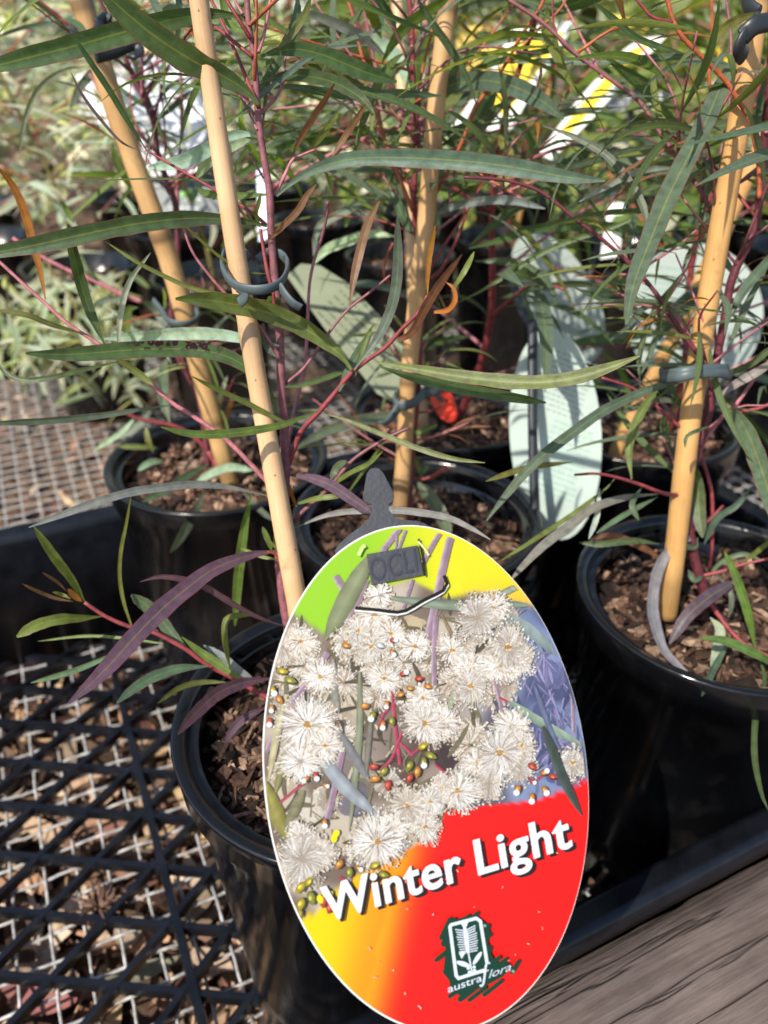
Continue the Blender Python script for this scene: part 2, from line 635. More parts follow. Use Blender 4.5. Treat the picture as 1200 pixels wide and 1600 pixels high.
LIT = [(0.36, 0.23, 0.15), (0.30, 0.17, 0.10), (0.44, 0.32, 0.22), (0.22, 0.11, 0.065), (0.17, 0.08, 0.06), (0.40, 0.27, 0.15), (0.10, 0.06, 0.04), (0.26, 0.20, 0.15), (0.13, 0.075, 0.05)]
r0 = np.random.default_rng(11)
geos = []
for i in range(5200):
    near = i < 2600
    if near:
        u, v = r0.uniform(-0.31, 0.2), r0.uniform(0.13, 0.68)
    else:
        u, v = r0.uniform(-0.75, 1.05), r0.uniform(0.13, 1.5)
    z = FZ - 0.052 + abs(r0.normal(0, 0.010)) + (0.003 if near else 0)
    k = r0.random()
    if k < 0.60:
        g = dry_leaf(r0.uniform(0.025, 0.075), r0.uniform(0.006, 0.015), r0.normal(0, 0.5), r0)
    elif k < 0.82:
        s_ = r0.uniform(0.3, 1.3)
        g = chip(r0, 0.030 * s_, 0.007 * s_, 0.0025 * s_)
    else:
        L = r0.uniform(0.02, 0.07)
        g = tube(spline([(-L / 2, 0, 0), (0, r0.normal(0, 0.006), 0.001), (L / 2, 0, 0)], 5), r0.uniform(0.0006, 0.0016), 4)
    vv = np.asarray(g[0]) @ rotm(r0.uniform(0, 6.28), r0.normal(0, 0.3), r0.normal(0, 0.5)).T + W(u, v, z)
    c = np.array(LIT[r0.integers(len(LIT))]) * r0.choice([.4, .7, 1.1, 1.5, 1.9]) * r0.uniform(.8, 1.2)
    geos.append((vv, g[1], None, c))
lit = ob('leaf_litter', merge(geos), M_LITTER, smooth=False)
tag(lit, 'bed of dry brown leaf litter, bark and twigs beneath the wire mesh', 'leaf litter', kind='stuff')

# large fallen leaves one can pick out under the mesh, lower left
BIG = [(75, 1300, 150, 22, (0.50, 0.34, 0.22), -0.35, 'long tan fallen leaf lying lengthways under the mesh left of the front pot'),
       (200, 1455, 62, 34, (0.46, 0.34, 0.25), 1.15, 'short broad tan fallen leaf standing up beside the dark seed husk'),
       (95, 1415, 80, 26, (0.50, 0.36, 0.26), 0.35, 'pale pinkish fallen leaf under the mesh left of the dark seed husk'),
       (215, 1520, 130, 22, (0.20, 0.19, 0.13), 0.25, 'grey green fallen leaf under the mesh below the dark seed husk'),
       (70, 1520, 110, 28, (0.26, 0.18, 0.14), 0.05, 'dull brown fallen leaf at the left edge below the grid'),
       (60, 1565, 120, 30, (0.30, 0.12, 0.11), -0.1, 'reddish fallen leaf at the lower left corner'),
       (250, 1165, 75, 24, (0.55, 0.36, 0.20), 0.75, 'bright tan fallen leaf against the front pot rim'),
       (140, 1290, 110, 18, (0.42, 0.24, 0.15), 0.55, 'orange brown fallen leaf slanting under the grid'),
       (300, 1370, 70, 22, (0.48, 0.36, 0.26), -0.9, 'pale fallen leaf under the grid beside the front pot wall'),
       (330, 1500, 90, 24, (0.42, 0.30, 0.22), -0.2, 'broad brown fallen leaf under the grid by the base of the front pot'),
       (25, 1045, 80, 22, (0.30, 0.12, 0.09), 0.3, 'dark red bark strip below the far left of the tray wall')]
for (x, y, L, w, c, a, lab) in BIG:
    q = None
    dn = sp - (800 - y) / FPX * cp
    t = (CH - FZ + 0.028) / dn
    p0 = P(x, y, t)
    s_ = t / FPX
    g = dry_leaf(L * s_, w * s_ * 1.25, 0.35, r0, 10)
    vv = np.asarray(g[0]) @ rotm(a * 1.2, 0.1, 0.25).T + p0
    tag(ob('dry_leaf', (vv, g[1], None, np.tile(c, (len(vv), 1))), M_LITTER, loc=p0), lab, 'dry leaf', 'fallen leaves under the mesh')
# spiky seed husk
dn = sp - (800 - 1418) / FPX * cp
hp = P(155, 1418, (CH - FZ - 0.004) / dn)
geos = []
for i in range(46):
    th, ph = r0.uniform(0, 6.28), r0.uniform(-0.1, 1.3)
    dvec = np.array([math.cos(th) * math.cos(ph), math.sin(th) * math.cos(ph), 0.5 * math.sin(ph)])
    L = r0.uniform(0.010, 0.019)
    geos.append((*tube(spline([hp + dvec * 0.002, hp + dvec * L * 0.6 + [0, 0, 0.001], hp + dvec * L + r0.normal(0, 0.0015, 3)], 4), [0.0012, 0.0011, 0.0008, 0.0003], 4), np.array((0.15, 0.085, 0.06)) * r0.uniform(0.5, 1.5)))
tag(ob('seed_husk', merge(geos), M_LITTER, loc=hp), 'dark spiky dried seed husk caught on the wire mesh left of the front pot', 'seed husk')

# ------------------------------------------------------------------ tray
TU0, TU1, TV0, TV1 = -0.26, 0.47, 0.1350, 0.541
tray = thing('nursery_tray', 'black plastic nursery tray with open grid floor holding the pots', 'tray', W(0.1, 0.36, FZ))
zb, zt = FZ + 0.0035, FZ + 0.0088


def clip_line(c, ang):
    """Part of the line at angle ang (from u) and offset c that lies in the tray floor, in u,v."""
    d = np.array([math.cos(ang), math.sin(ang)])
    n = np.array([-d[1], d[0]])
    t0, t1 = -9, 9
    for ax, lo, hi in ((0, TU0, TU1), (1, TV0, TV1)):
        p0 = (n * c)[ax]
        if abs(d[ax]) < 1e-9:
            if not lo < p0 < hi:
                return None
            continue
        a, b = sorted(((lo - p0) / d[ax], (hi - p0) / d[ax]))
        t0, t1 = max(t0, a), min(t1, b)
    if t1 - t0 < 0.01:
        return None
    return n * c + d * t0, n * c + d * t1


for (ang_w, sp_, off, dz) in ((R(-5), 0.0337, 0.331, 0), (R(60), 0.0322, 0.3865, 0.0004), (UA + R(90), 0.21, 0.0, 0.0008)):
    ang = ang_w - UA
    if dz == 0.0008:
        offs = [-o_ for o_ in (0.0, 0.2, 0.4, -0.2)]
    else:
        c0 = off % sp_
        offs = [c0 + sp_ * i for i in range(-30, 45)]
    for c in offs:
        s_ = clip_line(c, ang)
        if s_ is None:
            continue
        a, b = W(*s_[0], 0), W(*s_[1], 0)
        ob('grid_bar', bar(a, b, 0.0047 if dz < 0.0006 else 0.0056, zb, zt + dz), M_TRAY, tray, smooth=False)


def wall(a, b, z0, z1, th, inward):
    a, b = np.array(a, float), np.array(b, float)
    return None


def wall_profile(pu, dirv):
    """Tray wall: sweep a rolled-lip profile along an edge; profile in (outward, z)."""
    prof = [(0.000, FZ - 0.012), (0.000, 0.054), (0.0012, 0.0585), (0.0045, 0.0605), (0.0085, 0.0600), (0.0105, 0.0615), (0.0140, 0.0610), (0.0160, 0.0580), (0.0165, 0.0540), (0.0165, 0.0480), (0.0148, 0.0480), (0.0146, 0.0555), (0.0120, 0.0585), (0.0085, 0.0575), (0.0045, 0.0580), (0.0030, 0.054), (0.0025, FZ - 0.012)]
    return prof


def sweep_wall(a, b, outv):
    prof = wall_profile(0, 0)
    n = 8
    v, f = [], []
    for i in range(n + 1):
        t = i / n
        q = np.array(a) * (1 - t) + np.array(b) * t
        for (o_, z) in prof:
            v.append(q + np.array(outv) * (o_ - (0.05 - z) * 0.06) + np.array([0, 0, z + 0.015]))
    m = len(prof)
    for i in range(n):
        for j in range(m):
            j2 = (j + 1) % m
            f.append((i * m + j, (i + 1) * m + j, (i + 1) * m + j2, i * m + j2))
    return np.array(v), f


e = 0.013
ob('tray_wall', sweep_wall(W(TU0 - e, TV0 + 0.003, 0), W(TU1 + e, TV0 + 0.003, 0), -UV_V), M_TRAY, tray)
ob('tray_wall', sweep_wall(W(TU1 + e, TV1, 0), W(TU0 - e, TV1, 0), UV_V), M_TRAY, tray)
ob('tray_wall', sweep_wall(W(TU0, TV1 - 0.001, 0), W(TU0, TV0 + 0.004, 0), -UV_U), M_TRAY, tray)
ob('tray_wall', sweep_wall(W(TU1, TV0 + 0.004, 0), W(TU1, TV1 - 0.001, 0), UV_U), M_TRAY, tray)

# ------------------------------------------------------------------ pots
POT_H, POT_R = 0.150, 0.070


def pot_mesh():
    prof = [(0.000, 0.0), (0.050, 0.0), (0.0535, 0.003), (0.0560, 0.045), (0.0645, 0.168), (0.0668, 0.1685), (0.0672, 0.174), (0.0688, 0.1745), (0.0695, 0.187), (0.0700, 0.1892), (0.0690, 0.190), (0.0652, 0.1890), (0.0640, 0.1870), (0.0632, 0.150), (0.0, 0.148)]
    n = 72
    v, f = [], []
    for (r_, z) in prof:
        for i in range(n):
            a = 2 * math.pi * i / n
            v.append((r_ * math.cos(a), r_ * math.sin(a), z))
    for j in range(len(prof) - 1):
        for i in range(n):
            i2 = (i + 1) % n
            f.append((j * n + i, j * n + i2, (j + 1) * n + i2, (j + 1) * n + i))
    me = bpy.data.meshes.new('plant_pot')
    me.from_pydata(v, [], f)
    me.polygons.foreach_set('use_smooth', np.ones(len(me.polygons), bool))
    me.materials.append(M_POT)
    return me


def ledge_mesh():
    """Inner ledge of the rim, broken by slots with small ribs between them."""
    geos = []
    n = 60
    for i in range(n):
        a0, a1 = 2 * math.pi * i / n, 2 * math.pi * (i + 1) / n
        rib = (i % 3 == 0)
        slot = (i // 12) % 2 == 1
        ri = 0.0590 if slot else 0.0600
        if slot and not rib:
            segs = [(0.0590, 0.0602)]
        else:
            segs = [(ri, 0.0648)]
        for (ra, rb) in segs:
            w = 0.12 if (slot and rib) else 1.0
            if slot and rib:
                segs2 = (a0, a0 + (a1 - a0) * 0.25)
            else:
                segs2 = (a0, a1)
            v = []
            for z in (0.1785, 0.1845):
                for (rr, aa) in ((ra, segs2[0]), (rb, segs2[0]), (rb, segs2[1]), (ra, segs2[1])):
                    v.append((rr * math.cos(aa), rr * math.sin(aa), z))
            geos.append((np.array(v), BOXF))
            if slot and rib:
                v = []
                for z in (0.1785, 0.1845):
                    for (rr, aa) in ((0.0590, a0), (0.0602, a0), (0.0602, a1), (0.0590, a1)):
                        v.append((rr * math.cos(aa), rr * math.sin(aa), z - 0.0002))
                geos.append((np.array(v), BOXF))
    g = merge(geos)
    me = bpy.data.meshes.new('rim_ledge')
    me.from_pydata(g[0].tolist(), [], g[1])
    me.materials.append(M_POT)
    return me


PM, LM = pot_mesh(), ledge_mesh()
SOILC = [(0.040, 0.022, 0.016), (0.075, 0.040, 0.027), (0.11, 0.062, 0.040), (0.022, 0.014, 0.011), (0.15, 0.092, 0.062), (0.055, 0.029, 0.021), (0.22, 0.145, 0.10), (0.030, 0.018, 0.013)]


def soil_geo(cx, cy, z, rad, n, seed, bright=1.0):
    r = np.random.default_rng(seed)
    geos = []
    rings, seg = 12, 36
    v = [(cx, cy, z + 0.003)]
    f = []
    for j in range(1, rings + 1):
        for i in range(seg):
            a = 2 * math.pi * i / seg
            rr = rad * j / rings
            x, y = cx + rr * math.cos(a), cy + rr * math.sin(a)
            h = 0.003 * math.sin(x * 160 + seed) * math.cos(y * 190) + r.normal(0, 0.0013) - 0.004 * (j / rings) ** 3
            v.append((x, y, z + h))
    for i in range(seg):
        f.append((0, 1 + i, 1 + (i + 1) % seg))
    for j in range(rings - 1):
        for i in range(seg):
            a, b = 1 + j * seg + i, 1 + j * seg + (i + 1) % seg
            f.append((a, a + seg, b + seg, b))
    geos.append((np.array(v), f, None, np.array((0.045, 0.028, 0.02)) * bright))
    for i in range(n):
        a, rr = r.uniform(0, 6.28), rad * 0.97 * math.sqrt(r.random())
        k = r.random()
        if k < 0.42:
            L = r.uniform(0.004, 0.02)
            g = chip(r, L, r.uniform(0.0009, 0.0022), r.uniform(0.0008, 0.0016))
        elif k < 0.75:
            s_ = r.uniform(0.15, .72) * (1.7 if r.random() < .13 else .9)
            g = chip(r, 0.013 * s_, 0.0055 * s_, 0.0026 * s_)
        else:
            s_ = r.uniform(0.2, 0.8)
            g = chip(r, 0.007 * s_, 0.007 * s_, 0.006 * s_)
        lim = rad * 0.95
        rr = min(rr, lim - 0.008 * (k < 0.8))
        vv = np.asarray(g[0]) @ rotm(r.uniform(0, 6.28), r.normal(0, 0.3), r.normal(0, 0.4)).T + np.array([cx + rr * math.cos(a), cy + rr * math.sin(a), z + 0.002 + abs(r.normal(0, 0.0015))])
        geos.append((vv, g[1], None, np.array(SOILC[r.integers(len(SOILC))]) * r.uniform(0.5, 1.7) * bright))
    return merge(geos)


def pot(x, y, z, label, group, nchips, seed, soil_label, ledge=True, bright=1.0, rz=0.0):
    t = thing('plant_pot', label, 'plant pot', (x, y, z), group)
    inst('pot_body', PM, t, (x, y, z), (0, 0, rz), (1, 1, 1), (1, 1, 1))
    if ledge:
        inst('rim_ledge', LM, t, (x, y, z), (0, 0, rz), (1, 1, 1), (1, 1, 1))
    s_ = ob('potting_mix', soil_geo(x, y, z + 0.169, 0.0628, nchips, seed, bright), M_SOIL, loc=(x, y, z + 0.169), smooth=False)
    tag(s_, soil_label, 'potting mix', group and 'potting mix in the pots of the rows behind', 'stuff')
    return t


PZ = FZ + 0.0110
POTS = dict(A=(-0.0135, 0.218), B=(-0.106, 0.434), C=(0.018, 0.365), D=(0.1645, 0.295), E=(0.178, 0.492), F=(0.045, 0.512))
pot(*POTS['A'], PZ, 'glossy black round plant pot directly behind the Winter Light tag', None, 1700, 1, 'dark bark mix filling the front pot behind the Winter Light tag', rz=4.1)
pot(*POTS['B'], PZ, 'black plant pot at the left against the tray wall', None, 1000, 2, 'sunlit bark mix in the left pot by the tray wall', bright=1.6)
pot(*POTS['C'], PZ, 'black plant pot in the middle under the black arrow clip', None, 1000, 3, 'dark crumbly bark mix in the middle pot behind the arrow clip')
pot(*POTS['D'], PZ, 'large black plant pot at the right edge of the picture', None, 1400, 4, 'brown bark mix in the right hand pot around the red stem', bright=1.1, rz=3.6)
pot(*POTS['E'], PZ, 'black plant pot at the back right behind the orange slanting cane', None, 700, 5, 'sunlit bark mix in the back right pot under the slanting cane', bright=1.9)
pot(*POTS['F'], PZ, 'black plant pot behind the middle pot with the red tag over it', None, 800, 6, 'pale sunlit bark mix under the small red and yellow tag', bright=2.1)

# ------------------------------------------------------------------ canes
def cane(name, pts, w0, w1, color, label, node=0.11, seed=0):
    """pts = photo points with depth, base first; widths in photo pixels."""
    r = np.random.default_rng(seed)
    wp = np.array([P(*q) for q in pts])
    p = spline(wp, 90)
    ds = np.interp(np.linspace(0, 1, 90), np.linspace(0, 1, len(pts)), [q[2] for q in pts])
    rad = np.linspace(w0, w1, 90) / FPX * ds / 2
    L = np.r_[0, np.cumsum(np.linalg.norm(np.diff(p, axis=0), axis=1))]
    off = r.uniform(0.02, node)
    dn = np.abs((L - off + node / 2) % node - node / 2)
    rad = rad * (1 + 0.09 * np.exp(-(dn / 0.003) ** 2) + r.normal(0, 0.006, 90))
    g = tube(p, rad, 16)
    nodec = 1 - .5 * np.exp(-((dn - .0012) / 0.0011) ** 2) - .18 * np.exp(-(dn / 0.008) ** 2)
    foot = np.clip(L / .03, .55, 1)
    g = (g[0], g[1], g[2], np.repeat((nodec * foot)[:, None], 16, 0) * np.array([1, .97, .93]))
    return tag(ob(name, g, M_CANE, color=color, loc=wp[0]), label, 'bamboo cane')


TAN, ORG = (0.66, 0.455, 0.27), (0.60, 0.365, 0.145)
cane('bamboo_cane', [(506, 1200, .319), (470, 975, .303), (401, 590, .276), (354, 300, .255), (305, -40, .232)], 34, 31, TAN, 'pale bamboo cane tied to the front sapling, running up behind the tag', seed=1)
cane('bamboo_cane', [(361, 760, .492), (318, 600, .465), (262, 400, .43), (190, 200, .40), (120, -20, .37)], 28, 35, (0.58, 0.375, 0.175), 'orange bamboo cane leaning left, rising from the left pot', seed=2)
cane('bamboo_cane', [(624, 815, .425), (633, 680, .41), (641, 560, .395), (652, 460, .38), (667, 330, .365), (684, 140, .345), (706, -30, .33)], 25, 29, (0.58, 0.37, 0.175), 'knobbly bamboo cane in the middle pot crossing a thinner cane', node=0.055, seed=3)
cane('bamboo_cane', [(664, 705, .555), (655, 600, .535), (646, 440, .515), (634, 220, .49), (619, -20, .47)], 21, 19, TAN, 'thin pale bamboo cane rising from the pot behind the middle pot', seed=4)
cane('bamboo_cane', [(1041, 965, .372), (1055, 860, .362), (1078, 660, .342), (1103, 490, .325), (1130, 330, .308), (1163, 140, .29), (1188, -30, .278)], 31, 37, ORG, 'thick orange bamboo cane tied beside the dark red stem at the right', node=0.14, seed=5)
cane('bamboo_cane', [(948, 765, .535), (965, 700, .525), (1020, 590, .50), (1090, 450, .465), (1180, 250, .43), (1260, 70, .40)], 20, 26, (0.62, 0.38, 0.16), 'slanting orange bamboo cane crossing behind the thick right cane', seed=6)

# ------------------------------------------------------------------ plants: traced leaves and branches
def leaf_geo(pts, wpx, d0, d1, roll=0.0, sick=False, seg=22, shape='l', wave=0.035, seed=0):
    r = np.random.default_rng(seed)
    p2 = spline(pts, seg + 1)
    t = np.linspace(0, 1, seg + 1)
    d = d0 + (d1 - d0) * t + 0.006 * np.sin(np.pi * t) * r.uniform(-1, 1)
    p = np.array([P(a, b, c) for (a, b), c in zip(p2, d)])
    tan = norm(np.gradient(p, axis=0))
    view = norm(CAMP - p)
    side = norm(np.cross(tan, view))
    nor = norm(np.cross(side, tan))
    ph = roll + 0.25 * np.sin(t * 3 + r.uniform(0, 6)) * 0.5
    s2 = side * np.cos(ph)[:, None] + nor * np.sin(ph)[:, None]
    n2 = -side * np.sin(ph)[:, None] + nor * np.cos(ph)[:, None]
    if shape == 'r':
        prof = np.interp(t, [0, .06, .2, .45, .75, .9, .97, 1], [.12, .16, .55, .9, 1, .8, .45, .05])
    elif shape == 's':
        prof = np.interp(t, [0, .08, .25, .6, .85, .96, 1], [.5, .7, 1, 1, .7, .3, .06])
    else:
        prof = np.interp(t, [0, .05, .13, .28, .5, .74, .89, .965, 1], [.14, .18, .50, .86, 1, .95, .68, .33, .05])
    if len(prof) > 6:
        prof = np.convolve(np.r_[prof[0], prof, prof[-1]], [.25, .5, .25], 'valid')
    w = wpx / FPX * d * prof / np.maximum(np.cos(ph), 0.55)
    fold = r.uniform(0.05, 0.13)
    v, uv = [], []
    cols = 5
    for i in range(seg + 1):
        ew = 1 + r.normal(0, wave)
        for j in range(cols):
            a = (j / (cols - 1) - 0.5)
            lift = fold * abs(a) * 2 * w[i] - 0.04 * w[i] * (1 if j == 2 else 0)
            v.append(p[i] + s2[i] * a * w[i] * ew + n2[i] * (lift + (r.normal(0, 0.012) * w[i] if j in (0, 4) else 0)))
            uv.append((t[i], a + 0.5))
    f = []
    for i in range(seg):
        for j in range(cols - 1):
            q = i * cols + j
            f.append((q, q + 1, q + cols + 1, q + cols))
    return np.array(v), f, np.array(uv)


PLANTS = {}


def plant(key, label, loc, group=None, name='eucalyptus_sapling'):
    PLANTS[key] = thing(name, label, 'sapling', loc, group)
    return PLANTS[key]


plant('A', 'front sapling with violet lower leaves rising from the pot behind the tag', P(490, 1190, .325))
plant('B', 'sapling with a dark red stem rising from the left pot by the tray wall', P(325, 725, .49))
plant('C', 'sapling with a bright red stem in the middle pot between two canes', P(640, 815, .43))
plant('D', 'tall sapling with a dark red stem and broad blue leaf in the right hand pot', P(1105, 945, .375))

LCOUNT = [0]


def leaf(key, col, w, d0, d1, pts, roll=None, shape='l', mat_=None, label=None, seg=22):
    LCOUNT[0] += 1
    if roll is None:
        roll = random.uniform(-0.35, 0.35)
    c = np.array(LC[col]) * np.array([random.uniform(.88, 1.14) for _ in range(3)])
    o = ob('leaf', leaf_geo(pts, w, d0, d1, roll, shape=shape, seg=seg, seed=LCOUNT[0]), mat_ or M_LEAF, PLANTS[key], color=c)
    if label:
        o['label'] = label
    return o


def branch(key, col, w0, w1, d0, d1, pts, name='branch', k=8):
    p2 = spline(pts, max(8, 6 * len(pts)))
    n = len(p2)
    d = np.linspace(d0, d1, n)
    p = np.array([P(a, b, c) for (a, b), c in zip(p2, d)])
    rad = np.linspace(w0, w1, n) / FPX * d / 2
    rr = np.random.default_rng(n)
    rad = rad * (1 + rr.normal(0, 0.03, n))
    c = np.array(SC[col]) * random.uniform(.85, 1.15)
    return ob(name, tube(p, rad, k), M_STEM, PLANTS[key], color=c)


